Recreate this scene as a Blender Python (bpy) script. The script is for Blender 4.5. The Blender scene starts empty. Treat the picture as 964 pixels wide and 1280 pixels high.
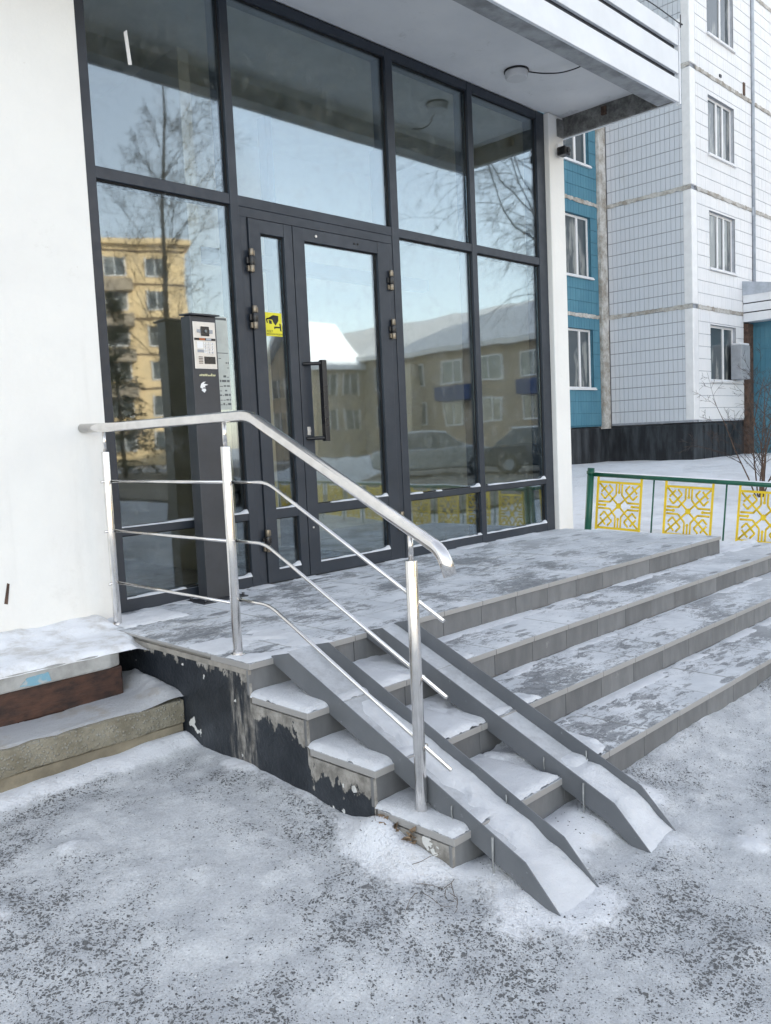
import bpy, bmesh, math, random
import numpy as np
from mathutils import Vector, Matrix
random.seed(7)
S = bpy.context.scene
col = S.collection
# ------------------------------------------------------------ camera
cam_d = bpy.data.cameras.new('camera'); cam = bpy.data.objects.new('camera', cam_d); col.objects.link(cam)
CR = Vector((0.70184914, -0.71085163, -0.04580124)); CU = Vector((0.09404839, 0.02873814, 0.99515276)); CF = Vector((0.70608972, 0.70275464, -0.08702429))
M = Matrix.Identity(4)
for i in range(3):
    M[i][0] = CR[i]; M[i][1] = CU[i]; M[i][2] = -CF[i]
M.translation = Vector((-1.75105567, -3.92616423, 0.81967635))
cam.matrix_world = M
cam_d.sensor_fit = 'HORIZONTAL'; cam_d.sensor_width = 36; cam_d.lens = 36 * 1053.05 / 964
cam_d.clip_start = 0.05; cam_d.clip_end = 2000
S.camera = cam
# ------------------------------------------------------------ sky and sun
SUN_EL, SUN_AZ = math.radians(21), math.radians(14)       # azimuth from +Y towards +X: low winter sun behind the buildings
w = bpy.data.worlds.new('World'); S.world = w; w.use_nodes = True
nt = w.node_tree; bg = nt.nodes['Background']
sky = nt.nodes.new('ShaderNodeTexSky'); sky.sky_type = 'NISHITA'; sky.sun_disc = False
sky.sun_elevation = SUN_EL; sky.sun_rotation = SUN_AZ; sky.air_density = 1.1; sky.dust_density = 0.6; sky.ozone_density = 1.0
hsv = nt.nodes.new('ShaderNodeHueSaturation'); hsv.inputs['Saturation'].default_value = 0.50; hsv.inputs['Value'].default_value = 1.0
nt.links.new(sky.outputs[0], hsv.inputs['Color']); wbn = nt.nodes.new('ShaderNodeMix'); wbn.data_type = 'RGBA'; wbn.blend_type = 'MULTIPLY'; wbn.inputs[0].default_value = 1
nt.links.new(hsv.outputs[0], wbn.inputs[6]); wbn.inputs[7].default_value = (1.04, .983, .935, 1)      # the photograph's warmer camera balance
nt.links.new(wbn.outputs[2], bg.inputs[0]); bg.inputs[1].default_value = 0.13
sd = bpy.data.lights.new('sun', 'SUN'); sun = bpy.data.objects.new('sun', sd); col.objects.link(sun)
sd.energy = 3.2; sd.angle = math.radians(0.55); sd.color = (1.0, 0.87, 0.70)
sv = Vector((math.sin(SUN_AZ) * math.cos(SUN_EL), math.cos(SUN_AZ) * math.cos(SUN_EL), math.sin(SUN_EL)))
sun.rotation_euler = sv.to_track_quat('Z', 'Y').to_euler(); sun.location = sv * 60
S.view_settings.view_transform = 'Standard'; S.view_settings.look = 'None'; S.view_settings.gamma = 1
S.view_settings.exposure = 2.08
S.render.engine = 'CYCLES'
S.cycles.max_bounces = 7; S.cycles.glossy_bounces = 4; S.cycles.transparent_max_bounces = 12; S.cycles.diffuse_bounces = 3
S.cycles.sample_clamp_indirect = 6

# ------------------------------------------------------------ material helpers
class NB:
    def __init__(s, name):
        s.m = bpy.data.materials.new(name); s.m.use_nodes = True; s.t = s.m.node_tree; s.p = s.t.nodes['Principled BSDF']
        s.pos = None
    def n(s, typ, **kw):
        nd = s.t.nodes.new(typ)
        for k, v in kw.items(): setattr(nd, k, v)
        return nd
    def l(s, a, b): s.t.links.new(a, b)
    def setin(s, nd, i, v):
        if v is None: return
        if hasattr(v, 'is_output'): s.l(v, nd.inputs[i])
        elif isinstance(v, (tuple, list)) and len(v) == 3 and nd.inputs[i].type == 'RGBA': nd.inputs[i].default_value = (*v, 1)
        else: nd.inputs[i].default_value = v
    def P(s):
        if s.pos is None: s.pos = s.n('ShaderNodeNewGeometry')
        return s.pos.outputs['Position']
    def map(s, v, scale=(1, 1, 1), rot=(0, 0, 0), loc=(0, 0, 0)):
        m = s.n('ShaderNodeMapping'); s.l(v, m.inputs[0]); m.inputs['Scale'].default_value = scale; m.inputs['Rotation'].default_value = rot; m.inputs['Location'].default_value = loc
        return m.outputs[0]
    def noise(s, v=None, scale=5, detail=4, rough=.6, dist=0, out=0):
        n = s.n('ShaderNodeTexNoise'); s.l(v if v is not None else s.P(), n.inputs['Vector'])
        s.setin(n, 'Scale', scale); s.setin(n, 'Detail', detail); s.setin(n, 'Roughness', rough); s.setin(n, 'Distortion', dist)
        return n.outputs[out]
    def voro(s, v=None, scale=5, out=0, feature='F1', rnd=1.0):
        n = s.n('ShaderNodeTexVoronoi', feature=feature); s.l(v if v is not None else s.P(), n.inputs['Vector'])
        s.setin(n, 'Scale', scale); s.setin(n, 'Randomness', rnd)
        return n.outputs[out]
    def ramp(s, f, a, b, lo=0.0, hi=1.0, smooth=True):
        n = s.n('ShaderNodeMapRange'); n.interpolation_type = 'SMOOTHSTEP' if smooth else 'LINEAR'
        s.l(f, n.inputs[0])
        for i, v in ((1, a), (2, b), (3, lo), (4, hi)): s.setin(n, i, v)
        return n.outputs[0]
    def math(s, op, a, b=None, c=None):
        n = s.n('ShaderNodeMath', operation=op); n.use_clamp = False
        for i, v in enumerate((a, b, c)): s.setin(n, i, v)
        return n.outputs[0]
    def mix(s, f, a, b):
        n = s.n('ShaderNodeMix', data_type='RGBA'); s.setin(n, 0, f); s.setin(n, 6, a); s.setin(n, 7, b); return n.outputs[2]
    def sep(s, v=None):
        n = s.n('ShaderNodeSeparateXYZ'); s.l(v if v is not None else s.P(), n.inputs[0]); return n.outputs
    def normal(s):
        s.P(); return s.pos.outputs['Normal']
    def rnd(s):
        return s.n('ShaderNodeObjectInfo').outputs['Random']
    def bump(s, h, strength=.3, dist=.01):
        b = s.n('ShaderNodeBump'); s.l(h, b.inputs['Height']); b.inputs['Strength'].default_value = strength; b.inputs['Distance'].default_value = dist
        s.l(b.outputs[0], s.p.inputs['Normal']); return b
    def base(s, c): s.setin(s.p, 'Base Color', c)
    def rough(s, r): s.setin(s.p, 'Roughness', r)

def simple(name, c, rough=.6, metal=0, var=.12, vs=6, bump=0, bs=60, spec=.5):
    b = NB(name)
    f = b.noise(scale=vs, detail=5)
    b.base(b.mix(b.ramp(f, .3, .7), tuple(x * (1 - var) for x in c), tuple(min(1, x * (1 + var)) for x in c)))
    b.setin(b.p, 'Metallic', metal); b.rough(b.ramp(b.noise(scale=vs * 3), .2, .8, max(0, rough - .08), rough + .08))
    b.p.inputs['Specular IOR Level'].default_value = spec
    if bump: b.bump(b.noise(scale=bs, detail=4), bump, .004)
    return b.m
SNOWC = (.82, .84, .88)
def snow_mat(name, c=SNOWC, dirt=.0):
    b = NB(name)
    f = b.noise(scale=9, detail=6, rough=.65)
    cc = b.mix(b.ramp(f, .35, .7), tuple(x * .93 for x in c), c)
    if dirt:
        d = b.ramp(b.noise(scale=5, detail=8, rough=.7), .5, .68, 0, dirt); cc = b.mix(d, cc, (.42, .38, .33))
    b.base(cc); b.rough(.8); b.p.inputs['Specular IOR Level'].default_value = .25
    b.p.inputs['Subsurface Weight'].default_value = 0
    h = b.math('ADD', b.noise(scale=70, detail=7, rough=.8), b.noise(scale=14, detail=3))
    b.bump(h, .8, .012)
    return b.m
M_snow = snow_mat('snow'); M_snow_dirty = snow_mat('snow_dirty', (.74, .75, .76), .7)

def frost_mat(name, tile_c, amount=0.0, edge_c=None):
    """stone tile with a trodden frost cover on upward faces"""
    b = NB(name)
    s = b.sep(b.normal())
    up = b.ramp(s[2], .6, .9)
    base = b.mix(b.ramp(b.noise(scale=11, detail=6), .3, .7), tuple(x * .85 for x in tile_c), tuple(x * 1.15 for x in tile_c))
    v = b.math('MULTIPLY', b.math('SUBTRACT', b.rnd(), .5), .22)
    hs = b.n('ShaderNodeHueSaturation'); b.l(base, hs.inputs['Color']); b.l(b.math('ADD', v, 1.0), hs.inputs['Value']); base = hs.outputs[0]
    if edge_c: base = b.mix(up, edge_c, base)
    # frost: broad fields, broken by scuffs running along the building
    big = b.noise(b.map(b.P(), (1, 1.3, 1), (0, 0, .15)), scale=1.9, detail=3, rough=.6)
    scuff = b.noise(b.map(b.P(), (6, 13, 6), (0, 0, .3)), scale=2.1, detail=9, rough=.8, dist=1.0)
    fine = b.noise(scale=110, detail=3, rough=.7)
    k = b.math('ADD', b.math('MULTIPLY', big, 1.0), b.math('MULTIPLY', scuff, 1.15))
    k = b.math('ADD', k, b.math('MULTIPLY', fine, .3))
    cov = b.ramp(k, 1.12 - amount, 1.27 - amount)
    xx = b.sep()[0]
    right = b.ramp(xx, 2.3, 3.9, 0, .80)             # untrodden frost on the far side
    cov = b.math('MAXIMUM', cov, right)
    fv = b.map(b.P(), (2.6, 8.2, 1), (0, 0, .12), (.3, .1, 0)); fd = b.voro(fv, 1.35); fr_ = b.sep(b.voro(fv, 1.35, 1))[0]
    foot = b.math('MULTIPLY', b.ramp(b.math('ADD', fd, b.math('MULTIPLY', b.math('SUBTRACT', b.noise(scale=40, detail=4), .5), .16)), .20, .27, 1, 0), b.ramp(fr_, .45, .52))
    foot = b.math('MULTIPLY', foot, b.ramp(b.noise(b.map(b.P(), (1, 3, 1)), scale=75, detail=2), .35, .6, .45, 1))
    cov = b.math('SUBTRACT', cov, b.math('MULTIPLY', foot, .8)); cov = b.math('MAXIMUM', cov, 0)
    thin = b.ramp(b.noise(scale=31, detail=6, rough=.75), .35, .72, .13, .54)
    cov = b.math('MAXIMUM', cov, thin)
    cov = b.math('MULTIPLY', cov, up)
    fc = b.mix(b.ramp(b.noise(scale=4, detail=5), .3, .7), (.56, .585, .62), (.76, .78, .81))
    b.base(b.mix(cov, base, fc)); b.rough(b.ramp(cov, 0, 1, .42, .8, False))
    b.bump(b.math('ADD', b.math('MULTIPLY', cov, .9), b.math('MULTIPLY', b.noise(scale=180, detail=3), .25)), .45, .004)
    return b.m
M_tread = frost_mat('frosted_tile', (.095, .10, .11), .02, (.34, .33, .32))
b = NB('riser_tile'); v = b.math('ADD', b.math('MULTIPLY', b.rnd(), .35), .82)
bc = b.mix(b.ramp(b.noise(b.map(b.P(), (3, 3, 1)), scale=5, detail=7), .3, .72), (.135, .138, .142), (.185, .187, .19))
hs = b.n('ShaderNodeHueSaturation'); b.l(bc, hs.inputs['Color']); b.l(v, hs.inputs['Value'])
stain = b.ramp(b.noise(b.map(b.P(), (7, 7, 4.5)), scale=1.6, detail=7, rough=.7), .64, .72, 0, .45)
b.base(b.mix(stain, hs.outputs[0], (.38, .37, .35))); b.rough(.55); b.bump(b.noise(scale=160), .15, .002); M_riser = b.m
M_mortar = simple('mortar', (.50, .49, .46), .9, bump=.5)
M_core = simple('stair_concrete', (.30, .29, .27), .9, bump=.5)

# black painted side wall with grey mortar runs and bare patches
b = NB('side_wall_paint')
s = b.sep()
stairz = b.math('MINIMUM', 0.0, b.math('MULTIPLY', b.math('FLOOR', b.math('DIVIDE', b.math('ADD', s[1], 1.348), .3274)), .12524))  # not used for y>-1.348
top = b.math('SUBTRACT', s[2], stairz)                       # depth below the tread above
isstep = b.ramp(s[1], -1.36, -1.34, 1, 0)
low3 = b.ramp(s[1], -2.02, -2.0, 1, 0)
edge = b.math('ADD', top, b.math('MULTIPLY', b.math('SUBTRACT', b.noise(b.map(b.P(), (1, 1.4, .8)), scale=7, detail=7, rough=.68), .5), .34))
edge = b.math('ADD', edge, b.math('MULTIPLY', isstep, .045)); edge = b.math('ADD', edge, b.math('MULTIPLY', low3, .2))
mort = b.ramp(edge, -.052, -.044)
runs = b.ramp(b.noise(b.map(b.P(), (1, 22, 3.5)), scale=1.6, detail=6, rough=.7), .42, .60)
cl = b.math('ABSOLUTE', b.math('ADD', s[1], 1.30)); cl = b.math('ADD', cl, b.math('MULTIPLY', b.math('SUBTRACT', b.noise(scale=9, detail=5), .5), .12)); runs = b.math('MULTIPLY', runs, b.ramp(cl, .05, .10, 1, 0))
mort = b.math('MAXIMUM', mort, b.math('MULTIPLY', runs, .8))
spots = b.ramp(b.noise(b.map(b.P(), (1, 1, 1), (0, 0, 0), (3.1, 1.7, 4.2)), scale=11, detail=4, rough=.5), .655, .665)
c = b.mix(b.ramp(b.noise(scale=7, detail=6), .35, .7), (.012, .016, .022), (.03, .036, .045))
c = b.mix(mort, c, b.mix(b.ramp(b.noise(scale=14, detail=7, rough=.7), .3, .7), (.16, .15, .135), (.40, .38, .35)))
c = b.mix(spots, c, (.66, .66, .64))
b.base(c); b.rough(b.ramp(mort, 0, 1, .42, .9, False)); b.bump(b.math('ADD', b.math('MULTIPLY', mort, .8), b.noise(scale=35, detail=6)), .6, .01)
M_side = b.m

# plaster wall
b = NB('white_plaster')
c = b.mix(b.ramp(b.noise(scale=1.6, detail=6, rough=.6), .35, .65), (.79, .78, .755), (.83, .82, .79))
c = b.mix(b.ramp(b.noise(scale=26, detail=6, rough=.7), .70, .74, 0, .35), c, (.55, .50, .44))
c = b.mix(b.ramp(b.noise(b.map(b.P(), (7, 7, .6)), scale=1.0, detail=7, rough=.65), .52, .75, 0, .28), c, (.66, .65, .62))
c = b.mix(b.ramp(b.noise(b.map(b.P(), (1, 1, 1), (0, 0, 0), (2, 5, 1)), scale=2.3, detail=9, rough=.8), .60, .70, 0, .22), c, (.62, .60, .56))
sp = b.sep(); low = b.ramp(sp[2], -.05, .35, .30, 0)
c = b.mix(b.math('MULTIPLY', low, b.noise(scale=6, detail=6)), c, (.62, .57, .49))
b.base(c); b.rough(.9); b.bump(b.math('ADD', b.noise(scale=7, detail=4), b.math('MULTIPLY', b.noise(scale=55, detail=4), .45)), .30, .012); M_plaster = b.m
b = NB('soffit_paint')
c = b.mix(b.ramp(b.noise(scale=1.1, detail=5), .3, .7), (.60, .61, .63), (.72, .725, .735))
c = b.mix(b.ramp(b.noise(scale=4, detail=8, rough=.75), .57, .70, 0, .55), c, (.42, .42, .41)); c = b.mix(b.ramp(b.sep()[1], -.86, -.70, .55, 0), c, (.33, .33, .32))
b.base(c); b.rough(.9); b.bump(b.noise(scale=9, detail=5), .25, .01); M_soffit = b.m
M_fascia = simple('fascia_white', (.74, .76, .79), .55, var=.05, vs=3, bump=.1)
M_gap = simple('fascia_gap', (.02, .022, .03), .5)
b = NB('raw_concrete')
c = b.mix(b.ramp(b.noise(scale=12, detail=8, rough=.75), .35, .7), (.09, .09, .085), (.26, .26, .25))
b.base(b.mix(b.ramp(b.voro(scale=45), .0, .25, .55, 0), c, (.05, .05, .05))); b.rough(.95); b.bump(b.noise(scale=70, detail=6, rough=.8), .8, .01); M_concrete = b.m
b = NB('ledge_concrete')
s = b.sep()
peb = b.ramp(b.voro(scale=75), .1, .5, 1, 0)
c = b.mix(b.ramp(b.noise(scale=7, detail=8, rough=.7), .3, .72), (.17, .15, .105), (.34, .315, .25))
c = b.mix(b.math('MULTIPLY', peb, b.ramp(s[2], -.33, -.28, .1, .55)), c, (.42, .42, .38))
b.base(c); b.rough(.95); b.bump(b.math('ADD', b.math('MULTIPLY', peb, .5), b.noise(scale=50, detail=7, rough=.75)), .9, .012); M_ledge = b.m
b = NB('slab_concrete')
c = b.mix(b.ramp(b.noise(scale=6, detail=7, rough=.7), .3, .7), (.27, .27, .26), (.45, .45, .44))
b.base(c); b.rough(.9); b.bump(b.noise(scale=60, detail=6, rough=.75), .5, .008); M_slab = b.m
b = NB('rusty_beam')
c = b.mix(b.ramp(b.noise(b.map(b.P(), (2, 2, 4)), scale=3.5, detail=8, rough=.7), .35, .7), (.018, .010, .009), (.085, .038, .024))
b.base(c); b.rough(.6); b.bump(b.noise(b.map(b.P(), (1, 1, 6)), scale=12, detail=6), .4, .006); M_beam = b.m

# glazing
b = NB('window_glass')
b.t.nodes.remove(b.p)
out = [x for x in b.t.nodes if x.type == 'OUTPUT_MATERIAL'][0]
gl = b.n('ShaderNodeBsdfGlossy'); gl.inputs['Roughness'].default_value = 0.024; gl.inputs['Color'].default_value = (.76, .87, .98, 1)
tr = b.n('ShaderNodeBsdfTransparent'); tr.inputs['Color'].default_value = (.86, .87, .83, 1)
fr = b.n('ShaderNodeFresnel'); fr.inputs['IOR'].default_value = 1.5
bp = b.n('ShaderNodeBump'); b.l(b.noise(b.map(b.P(), (1, 1, .7)), scale=2.2, detail=1), bp.inputs['Height']); bp.inputs['Strength'].default_value = .045; bp.inputs['Distance'].default_value = .02
b.l(bp.outputs[0], gl.inputs['Normal'])
mx = b.n('ShaderNodeMixShader'); b.l(b.ramp(fr.outputs[0], .04, .45, .145, .50, False), mx.inputs[0]); b.l(tr.outputs[0], mx.inputs[1]); b.l(gl.outputs[0], mx.inputs[2])
df = b.n('ShaderNodeBsdfDiffuse'); df.inputs['Color'].default_value = (.55, .58, .6, 1)
mx2 = b.n('ShaderNodeMixShader'); b.l(b.ramp(b.noise(scale=13, detail=7, rough=.75), .45, .8, .0, .10), mx2.inputs[0]); b.l(mx.outputs[0], mx2.inputs[1]); b.l(df.outputs[0], mx2.inputs[2])
b.l(mx2.outputs[0], out.inputs[0]); M_glass = b.m
b = NB('frame_paint'); b.base(b.mix(b.ramp(b.noise(scale=3, detail=6), .3, .7), (.024, .031, .043), (.036, .044, .058)))
b.rough(b.ramp(b.noise(scale=20, detail=5), .3, .7, .34, .5)); b.p.inputs['Metallic'].default_value = .15
b.bump(b.noise(scale=400, detail=2), .08, .001); M_frame = b.m
M_gasket = simple('gasket', (.012, .012, .013), .7)
M_hinge = simple('hinge_metal', (.22, .19, .15), .35, .8)
b = NB('stainless_steel'); b.p.inputs['Metallic'].default_value = 1
b.base(b.mix(b.ramp(b.noise(scale=18, detail=6), .3, .7), (.72, .70, .68), (.84, .82, .80)))
b.rough(b.ramp(b.noise(scale=25, detail=4), .3, .7, .15, .22)); M_steel = b.m
b = NB('ramp_steel'); b.base(b.mix(b.ramp(b.noise(scale=4, detail=7), .3, .7), (.135, .145, .158), (.17, .18, .195)))
b.rough(.5); b.p.inputs['Metallic'].default_value = .2
b.base(b.mix(b.ramp(b.noise(scale=38, detail=7, rough=.75), .62, .74, 0, .5), b.p.inputs['Base Color'].links[0].from_socket, (.5, .52, .55)))
b.base(b.mix(b.ramp(b.noise(b.map(b.P(), (1, 1, 1), (0, 0, 0), (3, 1, 2)), scale=16, detail=8, rough=.75), .64, .71, 0, .7), b.p.inputs['Base Color'].links[0].from_socket, (.13, .075, .045)))
b.bump(b.noise(scale=90, detail=4), .15, .003); M_ramp = b.m
b = NB('frosted_steel'); f = b.ramp(b.noise(scale=16, detail=9, rough=.75), .34, .62, .45, .98)
b.base(b.mix(f, (.34, .35, .37), (.60, .62, .65))); b.rough(.75); b.bump(b.noise(scale=120, detail=6, rough=.8), .6, .005); M_frost_steel = b.m
M_ice = simple('icicle_ice', (.30, .31, .31), .12, var=.3)
M_post = simple('kiosk_paint', (.045, .048, .055), .45, .1, bump=.08, bs=200)
M_panel = simple('brushed_panel', (.62, .60, .57), .35, .4, var=.06, vs=20)
M_black = simple('black_plastic', (.012, .012, .014), .3)
M_orange = simple('orange_band', (.42, .12, .04), .5)
M_white = simple('white_print', (.8, .8, .8), .6, var=.03)
M_yellow = simple('yellow_sticker', (.72, .66, .03), .5, var=.06)
M_ink = simple('black_print', (.02, .02, .02), .6)
M_notice = simple('paper_notice', (.50, .53, .50), .8, var=.08, vs=14)
M_noticeink = simple('notice_print', (.12, .13, .13), .8)
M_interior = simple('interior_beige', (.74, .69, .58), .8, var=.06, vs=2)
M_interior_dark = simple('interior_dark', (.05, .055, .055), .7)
M_int_floor = simple('interior_floor', (.36, .33, .29), .4)
M_green = simple('green_paint', (.004, .085, .05), .35, bump=.15, bs=80)
M_fyellow = simple('yellow_paint', (.72, .51, .008), .4, bump=.15, bs=80)
b = NB('white_wall_tile')
c = b.mix(b.rnd(), (.60, .63, .68), (.66, .69, .73)); c = b.mix(b.ramp(b.noise(b.map(b.P(), (2, 2, .6)), scale=1.2, detail=6), .55, .8, 0, .35), c, (.52, .52, .5))
b.base(c); b.rough(.4); M_wtile = b.m
b = NB('painted_wall_tile')
c = b.mix(b.ramp(b.noise(scale=1.3, detail=6), .3, .7), (.74, .75, .77), (.80, .80, .81)); c = b.mix(b.ramp(b.noise(b.map(b.P(), (2, 2, .5)), scale=1.7, detail=6), .58, .8, 0, .4), c, (.66, .60, .58))
b.base(c); b.rough(.6); M_ptile = b.m
b = NB('blue_wall_tile')
c = b.mix(b.ramp(b.noise(b.map(b.P(), (2, 2, .6)), scale=1.5, detail=6), .3, .75), (.06, .19, .27), (.085, .24, .32)); b.base(c); b.rough(.45); M_btile = b.m
M_joint = simple('tile_joint', (.30, .32, .36), .9)
M_bjoint = simple('blue_tile_joint', (.05, .15, .21), .9)
M_pjoint = simple('painted_joint', (.42, .44, .48), .9)
b = NB('seam_mortar'); b.base(b.mix(b.ramp(b.noise(scale=3.5, detail=8, rough=.75), .35, .65), (.30, .27, .23), (.60, .59, .57))); b.rough(.95); b.bump(b.noise(scale=14, detail=6), .8, .03); M_seam = b.m
b = NB('black_plinth'); b.base(b.mix(b.ramp(b.noise(b.map(b.P(), (4, 4, .8)), scale=1.5, detail=6), .35, .8), (.008, .01, .014), (.06, .07, .08))); b.rough(.6); M_plinth = b.m
M_pvc = simple('white_window_frame', (.78, .78, .79), .4, var=.04)
b = NB('far_window_glass'); cu_ = b.ramp(b.noise(b.map(b.P(), (1, 1, .12)), scale=5.5, detail=5, rough=.7), .47, .60)
b.base(b.mix(b.math('MULTIPLY', cu_, b.ramp(b.noise(scale=.9, detail=1), .45, .55)), (.07, .085, .095), (.27, .28, .27))); b.rough(.06); b.p.inputs['Specular IOR Level'].default_value = .9; M_farglass = b.m
M_curtain = simple('curtain', (.6, .58, .54), .9, vs=8)
M_drain = simple('drain_pipe_paint', (.40, .44, .50), .5)
M_rust = simple('rusty_strip', (.09, .055, .04), .9, var=.5, vs=8)
M_ac = simple('grey_box_metal', (.33, .35, .38), .5)
M_bark = simple('bark', (.07, .06, .055), .9, var=.4, vs=12, bump=.5)
M_birch = simple('birch_bark', (.42, .40, .38), .8, var=.5, vs=9, bump=.3)
M_twig = simple('twig', (.055, .04, .035), .8, var=.3)
M_needle = simple('spruce_needles', (.022, .045, .025), .8, var=.5, vs=3)
M_ywall = simple('yellow_facade', (.80, .60, .34), .8, var=.08, vs=.5)
M_gwall = simple('grey_brick_facade', (.40, .33, .25), .85, var=.1, vs=1)
M_balc = simple('blue_balcony', (.03, .06, .17), .6)
M_tyre = simple('tyre', (.015, .015, .016), .8)
M_cara = simple('silver_car_paint', (.36, .38, .40), .25, .5)
M_carc = simple('blue_car_paint', (.04, .055, .08), .25, .3)
M_carb = simple('red_car_paint', (.16, .03, .025), .25, .3)

# ground: packed snow and ice over asphalt, dark grit showing through
b = NB('trodden_snow')
big = b.noise(b.map(b.P(), (1, 1, 0)), scale=1.3, detail=5, rough=.6)
mid = b.noise(b.map(b.P(), (1.0, 1.25, 0), (0, 0, -.5)), scale=2.8, detail=7, rough=.68)
mask = b.math('ADD', b.math('MULTIPLY', big, .65), b.math('MULTIPLY', mid, .55))
mask = b.math('ADD', mask, b.ramp(b.sep()[0], -.2, .6, .035, 0))
dn = b.ramp(mask, .50, .72, .16, .86)
dn = b.math('MULTIPLY', dn, b.ramp(b.noise(b.map(b.P(), (1, 1, 0)), scale=13, detail=5, rough=.7), .30, .62, .45, 1.12))                       # 1 = gritty, worn patch
warp = b.n('ShaderNodeVectorMath', operation='ADD')
nn = b.noise(scale=30, detail=2, out=1); sc = b.n('ShaderNodeVectorMath', operation='SCALE'); b.l(nn, sc.inputs[0]); sc.inputs['Scale'].default_value = .025
b.l(b.P(), warp.inputs[0]); b.l(sc.outputs[0], warp.inputs[1])
dn = b.math('MAXIMUM', dn, .02)
dk = []
for vs_, gain in ((88, .92), (140, .94), (225, .92)):
    vv = b.map(warp.outputs[0], (1, 1, 0), (0, 0, vs_ * .01)); dist = b.voro(vv, vs_); rc = b.sep(b.voro(vv, vs_, 1))[0]
    rad = b.math('MULTIPLY', b.math('MULTIPLY', dn, gain), b.math('SUBTRACT', b.math('MULTIPLY', rc, .95), .18))
    edge_ = b.math('ADD', dist, b.math('MULTIPLY', b.math('SUBTRACT', b.noise(scale=420, detail=2), .5), .35))
    dk.append(b.ramp(b.math('SUBTRACT', rad, edge_), -.05, .07))
dark = b.math('MAXIMUM', b.math('MAXIMUM', dk[0], dk[1]), dk[2])
grit2 = b.noise(b.map(b.P(), (1, 1, 0)), scale=120, detail=3, rough=.6)
ice = b.ramp(b.noise(b.map(b.P(), (1, 1, 0)), scale=6, detail=7, rough=.7), .35, .7)
sn = b.mix(ice, (.55, .57, .60), (.76, .78, .80))
sn = b.mix(b.math('MULTIPLY', dn, .50), sn, (.36, .38, .41))
sn = b.mix(b.ramp(mask, .40, .50, .7, 0), sn, (.78, .80, .84))
geo = b.sep()
attr = b.n('ShaderNodeAttribute'); attr.attribute_name = 'drift'
fresh = b.ramp(b.math('ADD', attr.outputs['Fac'], b.math('MULTIPLY', b.math('SUBTRACT', b.noise(scale=24, detail=6, rough=.7), .5), .7)), .28, .62)
gr_ = b.ramp(b.noise(scale=130, detail=4, rough=.8), .3, .7, .78, 1.14, False)
hs2 = b.n('ShaderNodeHueSaturation'); b.l(sn, hs2.inputs['Color']); b.l(gr_, hs2.inputs['Value']); sn = hs2.outputs[0]
c = b.mix(dark, sn, b.mix(grit2, (.07, .073, .078), (.22, .225, .23)))
c = b.mix(fresh, c, b.mix(b.ramp(b.noise(scale=7, detail=6, rough=.7), .5, .75, 0, .35), SNOWC, (.55, .50, .44)))
b.base(c); b.rough(.7); b.p.inputs['Specular IOR Level'].default_value = .35
h = b.math('SUBTRACT', b.math('ADD', b.noise(scale=38, detail=7, rough=.75), b.math('MULTIPLY', b.noise(scale=150, detail=3), .35)), b.math('MULTIPLY', dark, .55))
b.bump(h, .8, .011)
M_ground = b.m

# ------------------------------------------------------------ mesh helpers
class MB:
    def __init__(s): s.v = []; s.f = []; s.sm = []
    def add(s, vs, fs, smooth=False):
        o = len(s.v); s.v += [tuple(v) for v in vs]; s.f += [tuple(i + o for i in f) for f in fs]; s.sm += [smooth] * len(fs); return s
    def box(s, x0, x1, y0, y1, z0, z1):
        return s.add([(x0, y0, z0), (x1, y0, z0), (x1, y1, z0), (x0, y1, z0), (x0, y0, z1), (x1, y0, z1), (x1, y1, z1), (x0, y1, z1)],
                     [(0, 3, 2, 1), (4, 5, 6, 7), (0, 1, 5, 4), (1, 2, 6, 5), (2, 3, 7, 6), (3, 0, 4, 7)])
    def prism(s, poly, ax, a, bb):
        """poly: 2-D points; ax: extrusion axis"""
        def mk(p, t): return {'x': (t, p[0], p[1]), 'y': (p[0], t, p[1]), 'z': (p[0], p[1], t)}[ax]
        n = len(poly)
        return s.add([mk(p, a) for p in poly] + [mk(p, bb) for p in poly],
                     [tuple(range(n))[::-1], tuple(range(n, 2 * n))] + [(i, (i + 1) % n, (i + 1) % n + n, i + n) for i in range(n)])
    def tube(s, pts, r, n=12, caps=True, r2=None):
        pts = [Vector(p) for p in pts]; rings = []
        up = None; m = len(pts)
        for i, p in enumerate(pts):
            d = (pts[min(i + 1, m - 1)] - pts[max(i - 1, 0)]).normalized()
            if up is None: up = Vector((0, 0, 1)) if abs(d.z) < .9 else Vector((1, 0, 0))
            a = d.cross(up).normalized(); up = a.cross(d).normalized()
            rr = r if r2 is None else r + (r2 - r) * i / (m - 1)
            rings.append([p + a * math.cos(t * 2 * math.pi / n) * rr + up * math.sin(t * 2 * math.pi / n) * rr for t in range(n)])
        vs = [v for rg in rings for v in rg]; fs = []
        for i in range(m - 1):
            for j in range(n):
                k = (j + 1) % n; fs.append((i * n + j, i * n + k, (i + 1) * n + k, (i + 1) * n + j))
        s.add(vs, fs, True)
        if caps:
            o = len(s.v) - len(vs)
            s.f.append(tuple(range(o, o + n))[::-1]); s.f.append(tuple(range(o + (m - 1) * n, o + m * n))); s.sm += [False, False]
        return s
    def cyl(s, p0, p1, r, n=16): return s.tube([p0, p1], r, n)
    def mesh(s, name, mat):
        me = bpy.data.meshes.new(name); me.from_pydata(s.v, [], s.f); me.materials.append(mat)
        me.polygons.foreach_set('use_smooth', s.sm); me.update()
        bm = bmesh.new(); bm.from_mesh(me); bmesh.ops.recalc_face_normals(bm, faces=bm.faces); bm.to_mesh(me); bm.free()
        return me
    def build(s, name, mat, parent=None, bevel=0, seg=2):
        return link(name, s.mesh(name, mat), parent, bevel=bevel, seg=seg)
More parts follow.
